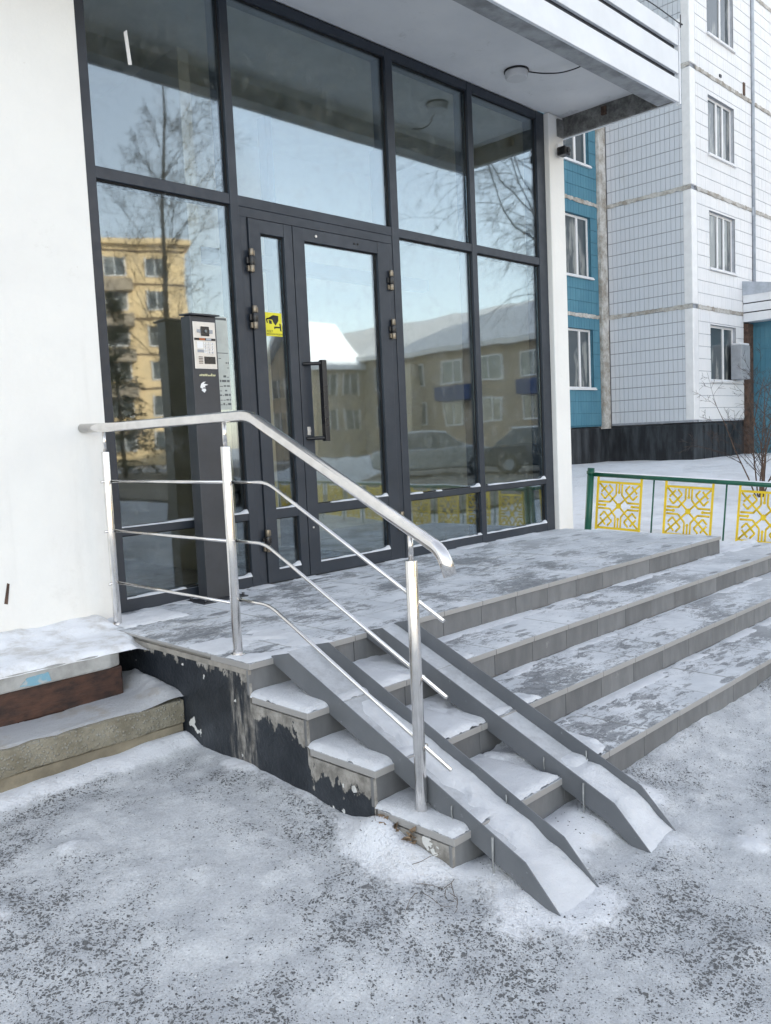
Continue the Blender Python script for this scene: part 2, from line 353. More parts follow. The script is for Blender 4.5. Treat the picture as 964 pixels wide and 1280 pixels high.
def link(name, me, parent=None, loc=None, bevel=0, seg=2):
    o = bpy.data.objects.new(name, me); col.objects.link(o)
    if loc is not None: o.location = loc
    if parent is not None: setpar(o, parent)
    if bevel:
        md = o.modifiers.new('bevel', 'BEVEL'); md.width = bevel; md.segments = seg; md.limit_method = 'ANGLE'; md.angle_limit = .6
    return o
def wl(o):
    v = Vector(o.location)
    return v if o.parent is None else wl(o.parent) + v
def setpar(o, parent):
    o.parent = parent; o.matrix_parent_inverse = Matrix.Identity(4)
    o.location = Vector(o.location) - wl(parent)
def empty(name, loc, label, cat, group=None):
    o = bpy.data.objects.new(name, None); col.objects.link(o); o.location = loc; o.empty_display_size = .2
    return tag(o, label, cat, group)
def tag(o, label=None, cat=None, group=None, kind=None):
    if label: o['label'] = label
    if cat: o['category'] = cat
    if group: o['group'] = group
    if kind: o['kind'] = kind
    return o
def box(name, mat, parent, *a, bevel=0): return MB().box(*a).build(name, mat, parent, bevel=bevel)
def arc(pts, rad=.04, n=5):
    """round the corners of a polyline"""
    pts = [Vector(p) for p in pts]; out = [pts[0]]
    for i in range(1, len(pts) - 1):
        a = (pts[i - 1] - pts[i]); c = (pts[i + 1] - pts[i]); r = min(rad, a.length * .45, c.length * .45)
        p0 = pts[i] + a.normalized() * r; p2 = pts[i] + c.normalized() * r
        for k in range(n + 1):
            t = k / n; out.append((1 - t) ** 2 * p0 + 2 * t * (1 - t) * pts[i] + t * t * p2)
    out.append(pts[-1]); return out
def hashn(ix, iy, seed):
    h = (ix.astype(np.int64) * 374761393 + iy.astype(np.int64) * 668265263 + seed * 982451653) & 0x7fffffff
    h = (h ^ (h >> 13)) * 1274126177 & 0x7fffffff
    return ((h ^ (h >> 16)) & 0xffff) / 65535.0
def vn(x, y, sc, seed=0, octs=4, gain=.5):
    x = np.asarray(x, float) * sc; y = np.asarray(y, float) * sc; t = 0; a = 1; n = 0
    for o in range(octs):
        ix = np.floor(x); iy = np.floor(y); fx = x - ix; fy = y - iy; fx = fx * fx * (3 - 2 * fx); fy = fy * fy * (3 - 2 * fy)
        v = (hashn(ix, iy, seed + o) * (1 - fx) + hashn(ix + 1, iy, seed + o) * fx) * (1 - fy) + (hashn(ix, iy + 1, seed + o) * (1 - fx) + hashn(ix + 1, iy + 1, seed + o) * fx) * fy
        t = t + v * a; n += a; a *= gain; x = x * 2.03 + 11.3; y = y * 2.03 + 7.1
    return t / n
def sst(v, a, c):
    t = np.clip((np.asarray(v, float) - a) / (c - a), 0, 1); return t * t * (3 - 2 * t)
def gridmesh(name, X, Y, Z, mat, attr=None):
    ny, nx = X.shape; me = bpy.data.meshes.new(name)
    co = np.stack([X, Y, Z], -1).reshape(-1, 3).astype(np.float32)
    i = np.arange(ny * nx).reshape(ny, nx)
    q = np.stack([i[:-1, :-1], i[:-1, 1:], i[1:, 1:], i[1:, :-1]], -1).reshape(-1, 4)
    me.vertices.add(len(co)); me.vertices.foreach_set('co', co.ravel())
    me.loops.add(q.size); me.loops.foreach_set('vertex_index', q.ravel().astype(np.int32))
    me.polygons.add(len(q)); me.polygons.foreach_set('loop_start', np.arange(0, q.size, 4, dtype=np.int32))
    me.polygons.foreach_set('use_smooth', np.ones(len(q), bool)); me.materials.append(mat)
    me.update(calc_edges=True)
    if attr is not None:
        at = me.attributes.new('drift', 'FLOAT', 'POINT'); at.data.foreach_set('value', attr.ravel().astype(np.float32))
    return me
def textmesh(txt, size, mat, name, parent, loc, rot=(math.pi / 2, 0, 0), ext=.0004, align='LEFT', sx=1):
    cu = bpy.data.curves.new('t', 'FONT'); cu.body = txt; cu.size = size; cu.extrude = ext; cu.align_x = align
    o = bpy.data.objects.new('t', cu); col.objects.link(o)
    me = bpy.data.meshes.new_from_object(o); bpy.data.objects.remove(o); bpy.data.curves.remove(cu)
    me.materials.clear(); me.materials.append(mat)
    me.transform(Matrix.Diagonal((sx, 1, 1, 1))); me.transform(Matrix.Rotation(rot[0], 4, 'X')); me.transform(Matrix.Translation(Vector(loc) - wl(parent)))
    o = bpy.data.objects.new(name, me); col.objects.link(o); o.parent = parent
    return o

# ------------------------------------------------------------ key dimensions (metres; landing top is z = 0)
YL, TD, RS = -1.348, .3274, .12524
XS, XR = .0688, 4.275
G = -4 * RS

# ------------------------------------------------------------ ground
def gline(a, c, nfine, far, grow=1.35):
    f = list(np.linspace(a, c, nfine)); st = (c - a) / (nfine - 1); lo = []; hi = []; x = a; d = st
    while x > -far: d *= grow; x -= d; lo.append(x)
    x = c; d = st
    while x < far: d *= grow; x += d; hi.append(x)
    return np.array(lo[::-1] + f + hi)
gx = gline(-1.6, 5.6, 400, 600, 1.12); gy = gline(-3.9, .5, 260, 600, 1.12)
X, Y = np.meshgrid(gx, gy)
def ground_h(X, Y):
    dep = (X + 1.751) * .706 + (Y + 3.926) * .703
    z = np.full(X.shape, G)
    z = z + .18 * sst(dep, 7.0, 9.0) + .10 * sst(dep, 9, 12) + .22 * sst(dep, 12, 19.5)
    front = sst(Y, -6.5, -3.5); z = G + (z - G) * front
    z = z - .045 * sst(-Y, 2.30, 2.72)
    z = z + .085 * sst(-X, -.9, .1) * sst(Y, -2.4, -1.3)
    return z
LUMPS = [(-.465, -1.79, .022, .055), (-.69, -1.41, .02, .07), (-.28, -2.38, .014, .05), (.12, -2.55, .014, .06), (1.15, -2.62, .018, .08), (.88, -2.9, .02, .07), (-.68, -1.66, .012, .05), (1.55, -2.75, .014, .07), (-.3, -1.95, .012, .04), (.35, -3.1, .016, .06), (.06, -2.3, .01, .05), (1.9, -2.75, .016, .09), (.6, -2.95, .012, .05)]
def drifts(X, Y):
    n = vn(X, Y, 5, 3, 4) ; d = 0
    # along the concrete ledge
    d = d + .045 * (1 - sst(-.88 - Y, .0, .10 + .12 * n)) * (1 - sst(X, .05, .12)) * (Y < -.6)
    # in the corner and along the black side wall
    dist = XS - X
    d = d + .022 * (1 - sst(np.abs(dist), .0, .06 + .12 * n)) * sst(Y, -2.7, -2.3) * (1 - sst(Y, -.9, -.85)) * (.4 + .8 * n)
    d = d + .075 * np.exp(-((X - .04) ** 2 / .010 + (Y + 2.03) ** 2 / .010)) * (.6 + .8 * n)
    d = d + .035 * np.exp(-((X - .02) ** 2 / .008 + (Y + 2.18) ** 2 / .012)) * (.6 + .8 * n)
    d = d + .015 * np.exp(-((X + .12) ** 2 / .02 + (Y + 2.25) ** 2 / .05)) * (.6 + .8 * n)
    # under and around the ramps
    d = d + .035 * (1 - sst(np.abs(Y + 2.44), .02, .20)) * (1 - sst(X, .9, 1.15)) * sst(X, .05, .2) * (.6 + .8 * n)
    for cx, hh in ((.275, .022), (.765, .02)):
        d = d + hh * np.exp(-((X - cx) ** 2 / .03 + (Y + 2.70) ** 2 / .012)) * (.7 + .6 * n)
    d = d + .012 * np.exp(-((X - .02) ** 2 / .06 + (Y + 2.62) ** 2 / .03)) * (.6 + .8 * n)
    # along the lowest riser
    d = d + .02 * (1 - sst(np.abs(Y + 2.33), .0, .10)) * sst(X, .9, 1.2) * (.3 + n)
    for (px_, py_, hh_, ss_) in LUMPS:
        d = d + hh_ * np.exp(-((X - px_) ** 2 + (Y - py_) ** 2 * 1.5) / ss_ ** 2 * (.5 + n)) * (.4 + 1.0 * vn(X, Y, 26, 33, 3))
    # heap beyond the right end of the landing
    d = d + .09 * np.exp(-((X - 4.95) ** 2 / .35 + (Y + .95) ** 2 / .5)) * (.75 + .5 * n)
    d = d + .27 * sst(X, 4.2, 4.35) * (1 - sst(X, 5.0, 6.2)) * sst(Y, -1.5, -1.3) * (.8 + .4 * n)
    return d
Z = ground_h(X, Y); D = drifts(X, Y)
near = np.exp(-(((X - 1) / 7) ** 2 + ((Y + 2) / 7) ** 2))
bumps = (vn(X, Y, 1.3, 21, 4) - .5) * .035 + (vn(X, Y, 9, 41, 4, .6) - .5) * .016
dep = (X + 1.751) * .706 + (Y + 3.926) * .703
back = sst(dep, 6.6, 7.6) * sst(Y, -5, -2.5)
lump = (vn(X, Y, 2.4, 61, 3) - .5) * .09 * back
clump = np.clip(vn(X, Y, 3.1, 77, 3) - .66, 0, 1) * .08 * near
attr = np.clip(D / .035, 0, 1) * .85 + back + np.clip(clump / .012, 0, 1) * .6 + (vn(X, Y, 12, 91, 3) - .5) * .18
# far snow is untrodden too
attr = np.clip(attr + .0, 0, 1)
me = gridmesh('ground', X, Y, Z + D + bumps * near + lump + clump, M_ground, attr)
g = link('ground', me); tag(g, kind='structure')

# loose dark grit and snow crumbs
def scatter_stones(name, mat, n, rr, seed, label, cat, region):
    rs = np.random.RandomState(seed); mb_v = []; mb_f = []
    ico = [(0, 0, 1), (.9, 0, .1), (.2, .85, 0), (-.75, .5, .1), (-.7, -.55, 0), (.25, -.9, .1)]
    fc = [(0, 1, 2), (0, 2, 3), (0, 3, 4), (0, 4, 5), (0, 5, 1)]
    x0, x1, y0, y1 = region; k = 0
    xs = rs.uniform(x0, x1, n * 4); ys = rs.uniform(y0, y1, n * 4)
    m = vn(xs, ys, 1.7, 5 + seed, 3); keep = m > .5
    xs = xs[keep][:n]; ys = ys[keep][:n]
    inside = (xs > XS - .02) & (ys > YL - 3 * TD - .02); inside |= (xs < .1) & (ys > -.9)
    xs = xs[~inside]; ys = ys[~inside]
    X_, Y_ = xs[None], ys[None]
    zz = (ground_h(X_, Y_) + drifts(X_, Y_) + ((vn(X_, Y_, 1.3, 21, 4) - .5) * .035 + (vn(X_, Y_, 9, 41, 4, .6) - .5) * .016) * np.exp(-(((X_ - 1) / 7) ** 2 + ((Y_ + 2) / 7) ** 2)) + np.clip(vn(X_, Y_, 3.1, 77, 3) - .66, 0, 1) * .10 * np.exp(-(((X_ - 1) / 7) ** 2 + ((Y_ + 2) / 7) ** 2)))[0]
    for x, y, z in zip(xs, ys, zz):
        r = rr * rs.lognormal(0, .28); a = rs.uniform(0, 6.28); sx = rs.uniform(.7, 1.4); h = r * rs.uniform(.5, .9); o = len(mb_v)
        ca, sa = math.cos(a), math.sin(a)
        for p in ico: mb_v.append((x + (p[0] * ca * sx - p[1] * sa) * r, y + (p[0] * sa * sx + p[1] * ca) * r, z + p[2] * h - r * .1))
        mb_f += [tuple(i + o for i in f) for f in fc]
    me = bpy.data.meshes.new(name); me.from_pydata(mb_v, [], mb_f); me.materials.append(mat)
    return tag(link(name, me), label, cat, kind='stuff')
scatter_stones('grit', simple('grit_stone', (.07, .072, .075), .8, var=.5, vs=40), 7000, .0026, 1, 'dark grit scattered over the trodden snow', 'grit', (-1.6, 4.5, -3.9, -.9))
scatter_stones('snow_crumbs', M_snow, 1500, .0026, 9, 'small snow crumbs lying on the trodden snow', 'snow', (-1.6, 4.5, -3.9, -.9))

# ------------------------------------------------------------ stairs and landing
st = empty('entrance_stairs', (XS, YL, G), 'grey tiled landing and frosted entrance steps in front of the glazed door', 'stairs')
NST = 4; XE = [XR, 4.95, 5.3, 5.6]
core = MB(); T = .012
core.box(XS + T, XR - T, YL + T, .6, G - .3, -.0135)
for i in (1, 2, 3): core.box(XS + T, XE[i] - T, YL - i * TD + T, YL - (i - 1) * TD + T - .001, G - .3, -i * RS - .0135)
core.build('core', M_core, st)
# side cladding on the left: black painted render, stepped outline
pts = [(-.0, -.048), (YL, -.048)]
for i in (1, 2, 3): pts += [(YL - (i - 1) * TD, -i * RS - .03), (YL - i * TD, -i * RS - .03)]
pts = [(YL + .0, 0)]  # rebuilt below
poly = [(.0, G - .3), (.0, -.04), (YL, -.04)]
for i in (1, 2, 3): poly += [(YL - (i - 1) * TD - .002 * i, -i * RS - .03), (YL - i * TD, -i * RS - .03)]
poly += [(YL - 3 * TD, G - .3)]
poly = [poly[0], poly[1], (YL + .001, -.04)] + poly[3:]
MB().prism(poly, 'x', XS + .0, XS + T).build('side_wall', M_side, st)
# tiles: shared meshes
TW = .2885
def tile_mesh(w_, d_, h_, mat, name, bev=.0015):
    m = MB().box(0, w_, 0, d_, -h_, 0).mesh(name, mat)
    bm = bmesh.new(); bm.from_mesh(m); bmesh.ops.bevel(bm, geom=list(bm.edges), offset=bev, segments=1, affect='EDGES'); bm.to_mesh(m); bm.free(); return m
cache = {}
def tile(kind, x, y, z, w_, d_, h_, mat):
    key = (kind, round(w_, 3), round(d_, 3), round(h_, 3))
    if key not in cache: cache[key] = tile_mesh(w_, d_, h_, mat, kind)
    o = link(kind, cache[key], st, (x, y, z + random.uniform(-.0006, .0006)))
    o.rotation_euler = (random.uniform(-.002, .002), random.uniform(-.002, .002), 0); return o
J = .003
def xcuts(x0, x1, first):
    xs = [x0]; x = x0 + first
    while x < x1 - .02: xs.append(x); x += TW
    xs.append(x1); return xs
for lvl in range(4):
    z = -lvl * RS; y0 = YL - lvl * TD; x1 = XE[lvl]; first = .26 if lvl == 0 else .17 + .05 * lvl
    xs = xcuts(XS - .004, x1, first)
    if lvl == 0: ys = [(y0 - .012, y0 + .25), (y0 + .25, y0 + .25 + .29), (y0 + .54, y0 + .83), (y0 + .83, y0 + 1.12), (y0 + 1.12, .02)]
    else: ys = [(y0 - .012, y0 + TD - T)]
    for a, c in zip(xs[:-1], xs[1:]):
        for (p, q) in ys:
            tile('tread_tile', a + J / 2, p, z, c - a - J, q - p - J, .024 if p == ys[0][0] else .012, M_tread)
        tile('riser_tile', a + J / 2, y0, z - .0255, c - a - J, T, RS - .028 + (.05 if lvl == 3 else 0), M_riser)
# mortar bed along the left edge of the landing
e = MB().box(XS - .002, XS + T, YL, 0, -.045, -.0245).build('edge_band', simple('edge_band', (.30, .28, .25), .9, var=.25, vs=9, bump=.6), st)
# right end of the landing
box('end_wall', M_riser, st, XR - T, XR, YL + .0005, .6, G, -.026)
for i in (1, 2, 3): box('end_wall', M_riser, st, XE[i] - T, XE[i], YL - i * TD + .001, YL - (i - 1) * TD, G - .1, -i * RS - .026)

# snow caps on the treads
def snow_pad(x0, x1, y0, y1, z0, h, seed, name='snow_cap', mat=None, e0=.035, patch=0, lean=0, label='soft snow lying on a step beside the ramp'):
    nx = max(8, int((x1 - x0) / .008)); ny = max(8, int((y1 - y0) / .008))
    X, Y = np.meshgrid(np.linspace(x0, x1, nx), np.linspace(y0, y1, ny))
    dx = np.minimum(X - x0, x1 - X); dy = np.minimum(Y - y0, y1 - Y + 1)      # open at the back
    wob = (vn(X, Y, 30, seed, 4) - .5) * .022
    dd = np.minimum(np.minimum(X - x0, (x1 - X)) , Y - y0) + wob
    hh = np.clip(1 - (1 - np.clip(dd / e0, 0, 1)) ** 2, 0, 1) ** .5 * h * (.8 + .4 * vn(X, Y, 7, seed + 4, 3)) + (vn(X, Y, 60, seed + 2, 2) - .5) * .0015 + lean * sst(Y, y0, y1)
    if patch: hh = hh - patch * h * sst(vn(X, Y, 6, seed + 9, 4), .42, .62)
    Zz = z0 + hh - .004
    me = gridmesh(name, X, Y, Zz, mat or M_snow)
    return link(name, me)
k = 0
spads = empty('snow_caps', (XS, YL, 0), 'soft white snow lying on the step ends between railing and ramps', 'snow')
spads['kind'] = 'stuff'
for lvl, h in ((1, .020), (2, .022), (3, .020)):
    y0 = YL - lvl * TD
    o = snow_pad(XS - .002, .62 if lvl < 3 else .64, y0 - .008, y0 + TD - .002, -lvl * RS, h, lvl * 3, patch=0); setpar(o, spads)
    Xs_ = o.data
for lvl, h in ((1, .012), (2, .018), (3, .022)):
    y0 = YL - lvl * TD
    o = snow_pad(.60, 1.02, y0 - .006, y0 + TD - .002, -lvl * RS, h, 40 + lvl * 3, patch=.9, lean=.006); setpar(o, spads)
# thin frost dunes against the risers of the long treads and the frame
for lvl in (1, 2, 3):
    y1 = YL - (lvl - 1) * TD
    o = snow_pad(.95, 4.6, y1 - .075, y1 + .004, -lvl * RS, .008, 70 + lvl, patch=.8, e0=.06); setpar(o, spads)
o = snow_pad(.22, 4.1, -.09, .004, 0, .010, 90, patch=1.1, e0=.08); setpar(o, spads)
o = snow_pad(.10, .45, -.36, -.10, 0, .022, 93, patch=.4, e0=.1); setpar(o, spads)
o = snow_pad(XS, .5, YL - .008, YL + .42, 0, .012, 97, patch=1.0, e0=.05); setpar(o, spads)

# ------------------------------------------------------------ concrete ledge and beam at the left
lg = empty('concrete_ledge', (-1, -.9, G), 'rough concrete step beside the black stair wall, snow on its tread', 'step')
def rough_block(name, mat, parent, x0, x1, y0, y1, z0, z1, amp=.008, seed=1):
    mb = MB().box(x0, x1, y0, y1, z0, z1); me = mb.mesh(name, mat)
    bm = bmesh.new(); bm.from_mesh(me); L = max(x1 - x0, .1)
    bmesh.ops.subdivide_edges(bm, edges=[e for e in bm.edges if abs(e.verts[0].co.x - e.verts[1].co.x) > .5], cuts=int(L / .03), use_grid_fill=True)
    bmesh.ops.subdivide_edges(bm, edges=[e for e in bm.edges if abs(e.verts[0].co.z - e.verts[1].co.z) > .05], cuts=4, use_grid_fill=True)
    for v in bm.verts:
        n = vn(np.array([v.co.x * 1.0 + v.co.y]), np.array([v.co.z * 1.0 + v.co.y * .5]), 14, seed, 4)[0] - .5
        if v.co.y < (y0 + y1) / 2: v.co.y += n * amp * 2
        v.co.z += n * amp
    bm.to_mesh(me); bm.free()
    return link(name, me, parent, bevel=.006)
rough_block('upper_course', M_ledge, lg, -6, XS - .002, -.88, -.10, -.325, -.225, .008, 3)
rough_block('lower_course', simple('lower_course_concrete', (.235, .205, .15), .95, var=.3, vs=6, bump=.7), lg, -6, XS - .004, -.868, -.10, G - .3, -.327, .006, 5)
bm_ = empty('rusty_beam', (-1, -.62, -.23), 'dark rusty brown beam lying under the snowy slab edge at left', 'beam')
MB().box(-6, -.06, -.615, -.48, -.2255, -.093).build('beam_body', M_beam, bm_, bevel=.008)
MB().box(-6, -.055, -.622, -.50, -.235, -.222).build('beam_foot', M_beam, bm_, bevel=.003)
sl = empty('concrete_slab', (-1, -.4, -.09), 'grey concrete slab with a rounded end and a blue paint patch at the left wall', 'slab')
poly = [(-6, -.63), (-.12, -.63), (-.07, -.61), (-.045, -.56), (-.035, -.45), (-.03, -.101), (-6, -.101)]
MB().prism(poly, 'z', -.092, -.024).build('slab_body', M_slab, sl, bevel=.008)
b = NB('blue_patch_paint'); b.base(b.mix(b.ramp(b.noise(scale=30, detail=6), .5, .66), (.20, .38, .48), (.42, .44, .44))); b.rough(.8)
MB().prism([(-.50, -.078), (-.47, -.05), (-.385, -.045), (-.375, -.082), (-.44, -.086)], 'y', -.6335, -.630).build('paint_patch', b.m, sl)
b = NB('snow_stained'); s_ = b.sep()
stn = b.ramp(b.noise(scale=7, detail=7, rough=.7), .42, .66)
b.base(b.mix(b.math('MULTIPLY', stn, .7), SNOWC, (.50, .48, .45))); b.rough(.8); b.bump(b.noise(scale=40, detail=6, rough=.7), .5, .01); M_sstain = b.m
X, Y = np.meshgrid(np.linspace(-2.5, .10, 220), np.linspace(-.631, -.098, 70))
edge = np.minimum((-.0 - X) + .16 * sst(Y, -.64, -.3) + .03 * (vn(X, Y, 9, 4, 3) - .5), Y + .626 + .012 * (vn(X, Y, 14, 2, 3) - .5))
Zs = -.030 + (1 - (1 - np.clip(edge / .07, 0, 1)) ** 2) ** .5 * .028 + .05 * sst(Y, -.35, -.1) * sst(edge, 0, .1) * (.5 + vn(X, Y, 6, 8, 3)) + (vn(X, Y, 9, 7, 4) - .5) * .018 * sst(edge, 0, .05)
Zs = Zs - .4 * np.clip(-edge, 0, .12)
s1 = link('snow_cushion', gridmesh('snow_cushion', X, Y, Zs, M_sstain)); tag(s1, 'stained snow cushion covering the slab against the white wall', 'snow', kind='stuff')
X, Y = np.meshgrid(np.linspace(-2.5, XS - .001, 240), np.linspace(-.878, -.12, 90))
hill = .07 * np.exp(-((X - .045) ** 2 / .0035 + (Y + .55) ** 2 / .035)) + .03 * np.exp(-((X - .02) ** 2 / .01 + (Y + .78) ** 2 / .01))
Zs = -.2262 + .010 * sst(Y, -.878, -.84) + hill * (.6 + .8 * vn(X, Y, 12, 5, 4)) + (vn(X, Y, 8, 15, 5, .6) - .5) * .007 - .005 * sst(-X, .1, .4)
s2 = link('step_snow', gridmesh('step_snow', X, Y, Zs, snow_mat('step_snow', (.52, .53, .55), .8))); tag(s2, 'thin grimy snow on the tread of the rough concrete step', 'snow', kind='stuff')

# ------------------------------------------------------------ glazed facade
gz = empty('glazed_front', (2.2, 0, 0), 'dark grey aluminium glazed entrance front between white wall and white pillar', 'shopfront')
ZT = 3.346; ZTI = 3.285; D0, D1 = 0.0, .13
for (a, c) in ((.215, .308), (1.092, 1.1475), (2.376, 2.444), (3.217, 3.274), (4.079, 4.19)):
    box('mullion', M_frame, gz, a, c, D0, D1, -.002, ZT - .001, bevel=.003)
bays = [(.308, 1.092), (1.1475, 2.376), (2.444, 3.217), (3.274, 4.079)]
Z2b, Z2t, Z3b, Z3t, ZB = 2.147, 2.205, .388, .430, .066
for i, (a, c) in enumerate(bays):
    box('transom', M_frame, gz, a, c, .003, D1 - .01, ZTI, ZT - .003, bevel=.002)
    box('transom', M_frame, gz, a, c, .003, D1 - .01, Z2b, Z2t, bevel=.003)
    panes = [(Z2t, ZTI)]
    if i != 1:
        box('transom', M_frame, gz, a, c, .003, D1 - .01, Z3b, Z3t, bevel=.003)
        box('transom', M_frame, gz, a, c, .003, D1 - .01, .0, ZB, bevel=.003)
        panes += [(Z3t, Z2b), (ZB, Z3b)]
    for (p, q) in panes:
        pg = box('pane', M_glass, gz, a + .001, c - .001, .030, .036, p + .001, q - .001)
        pg.rotation_euler = (random.uniform(-.0012, .0012), 0, random.uniform(-.0012, .0012))
        gk = MB()
        for (x0, x1, z0, z1) in ((a, a + .006, p, q), (c - .006, c, p, q), (a + .006, c - .006, p, p + .006), (a + .006, c - .006, q - .006, q)):
            gk.box(x0, x1, .0215, .0295, z0, z1)
        gk.build('gasket', M_gasket, gz)
def frostline(x0, x1, z, seed, parent, y0=.001, y1=.028):
    n = int((x1 - x0) / .01); X, Y = np.meshgrid(np.linspace(x0, x1, n), np.linspace(y0 - .001, y1, 4))
    h = (.006 + .012 * np.clip(vn(X, Y * 0, 9, seed, 3) - .35, 0, 1)) * (vn(X, Y * 0, 3, seed + 5, 2) > .30) * np.array([0, 1, 1, 1])[:, None]
    h = h + .016 * np.exp(-((x1 - X) / .03) ** 2) * np.array([0, .6, 1, 1])[:, None]
    return link('snow_line', gridmesh('snow_line', X, Y, z - .001 + h, M_snow), parent)
for i, (a, c) in enumerate(bays):
    if i == 1: continue
    frostline(a, c, Z3t, i * 7 + 1, gz); frostline(a, c, ZB, i * 7 + 3, gz)
# door frame
df_ = empty('door_frame', (1.76, 0, 0), None, None); del_keys = None
for k_ in ('label', 'category'):
    if k_ in df_: del df_[k_]
df_.parent = gz; df_.location = Vector((1.76, 0, 0)) - wl(gz)
box('jamb', M_frame, df_, 1.1475, 1.199, .006, .115, .0, 2.094, bevel=.002)
box('jamb', M_frame, df_, 2.326, 2.376, .006, .115, .0, 2.094, bevel=.002)
box('head', M_frame, df_, 1.1475, 2.376, .006, .115, 2.094, Z2b, bevel=.002)
box('threshold', M_frame, df_, 1.199, 2.326, .012, .115, .0, .008)
def leaf(x0, x1, gx0, gx1, hx, hinges, label):
    lf = bpy.data.objects.new('door_leaf', None); col.objects.link(lf); lf.location = (x0, 0, .01); lf['label'] = label; setpar(lf, gz)
    y0, y1 = -.006, .06; zt = 2.089
    box('stile', M_frame, lf, x0, gx0, y0, y1, .01, zt, bevel=.002); box('stile', M_frame, lf, gx1, x1, y0, y1, .01, zt, bevel=.002)
    for (p, q) in ((.01, .083), (.381, .438), (2.014, zt)): box('rail', M_frame, lf, gx0, gx1, y0 + .002, y1, p, q, bevel=.002)
    for (p, q) in ((.083, .381), (.438, 2.014)):
        pg = box('pane', M_glass, lf, gx0 + .001, gx1 - .001, .024, .030, p + .001, q - .001); pg.rotation_euler = (random.uniform(-.001, .001), 0, random.uniform(-.001, .001))
        gk = MB()
        for (a0, a1, z0, z1) in ((gx0, gx0 + .006, p, q), (gx1 - .006, gx1, p, q), (gx0 + .006, gx1 - .006, p, p + .006), (gx0 + .006, gx1 - .006, q - .006, q)): gk.box(a0, a1, .016, .0235, z0, z1)
        gk.build('gasket', M_gasket, lf); frostline(gx0, gx1, p, int(x0 * 31 + p * 7), lf, -.004, .022)
    for hz in hinges:
        MB().cyl((hx, -.022, hz - .065), (hx, -.022, hz - .025), .0145).box(hx - .026, hx, -.020, -.004, hz - .06, hz - .028).build('hinge_knuckle', M_hinge, lf, bevel=.002)
        MB().cyl((hx, -.022, hz + .025), (hx, -.022, hz + .065), .0145).box(hx, hx + .026, -.020, -.004, hz + .028, hz + .06).build('hinge_knuckle', M_hinge, lf, bevel=.002)
        MB().cyl((hx, -.022, hz - .0245), (hx, -.022, hz + .0245), .016).box(hx - .03, hx + .03, -.018, -.005, hz - .018, hz + .018).build('hinge_barrel', M_black, lf, bevel=.002)
    return lf
l1 = leaf(1.201, 1.515, 1.284, 1.453, 1.199, (1.85, 1.535, .26), 'narrow fixed leaf with a yellow camera sticker')
l2 = leaf(1.521, 2.323, 1.608, 2.226, 2.326, (1.85, 1.535, .26), 'wide leaf with a long vertical pull handle')
box('meeting_gap', M_gasket, df_, 1.5145, 1.5215, .002, .05, .01, 2.09)
hd = MB(); hd.tube(arc([(1.545, -.006, 1.285), (1.62, -.075, 1.285), (1.638, -.075, 1.285)], .01), .0115, 10); hd.tube(arc([(1.545, -.006, .84), (1.62, -.075, .84), (1.638, -.075, .84)], .01), .0115, 10)
hd.box(1.620, 1.656, -.096, -.062, .82, 1.305); hd.build('handle', M_black, l2, bevel=.006)
MB().cyl((1.565, -.012, .885), (1.565, -.004, .885), .013).box(1.553, 1.577, -.009, -.005, .86, .91).build('lock', M_panel, l2, bevel=.003)
MB().cyl((1.70, -.0095, 2.052), (1.70, -.004, 2.052), .008).build('screw_cap', M_panel, l2)
MB().cyl((2.02, -.0085, 2.05), (2.02, -.004, 2.05), .006).cyl((2.05, -.0085, 2.05), (2.05, -.004, 2.05), .006).build('screw_cap', M_gasket, l2)
MB().cyl((1.56, -.0095, .30), (1.56, -.004, .30), .006).build('screw_cap', M_panel, l2)
# camera warning sticker on the narrow leaf
sx0, sx1, sz0, sz1 = 1.30, 1.425, 1.443, 1.578; yy = .0235
box('camera_sticker', M_yellow, l1, sx0, sx1, yy - .0008, yy, sz0, sz1)
ic = MB(); Wd = sx1 - sx0; Hh = sz1 - sz0
def sp_(u, v): return (sx0 + u * Wd, sz0 + v * Hh)
ic.prism([sp_(.06, .70), sp_(.5, .90), sp_(.80, .88), sp_(.80, .68), sp_(.62, .46), sp_(.50, .58), sp_(.44, .70), sp_(.12, .76)], 'y', yy - .0014, yy - .0008)
ic.prism([sp_(.07, .70), sp_(.14, .72), sp_(.18, .56), sp_(.12, .54)], 'y', yy - .0013, yy - .0008)
ic.prism([sp_(.22, .68), sp_(.40, .66), sp_(.42, .52), sp_(.26, .52)], 'y', yy - .0013, yy - .0008)
ic.prism([sp_(.52, .42), sp_(.60, .40), sp_(.60, .32), sp_(.54, .30)], 'y', yy - .0013, yy - .0008)
ic.prism([sp_(.58, .42), sp_(.88, .42), sp_(.88, .35), sp_(.58, .35)], 'y', yy - .0014, yy - .0008)
ic.prism([sp_(.84, .56), sp_(.92, .54), sp_(.96, .22), sp_(.88, .24)], 'y', yy - .0015, yy - .0008)
ic.build('sticker_icon', M_ink, l1)
textmesh('ИДЕТ', .0165, M_ink, 'sticker_text', l1, (sp_(.08, 0)[0], yy - .001, sz0 + .16 * Hh))
textmesh('ВИДЕОНАБЛЮДЕНИЕ', .0135, M_ink, 'sticker_text', l1, (sp_(.07, 0)[0], yy - .001, sz0 + .05 * Hh), sx=.86)
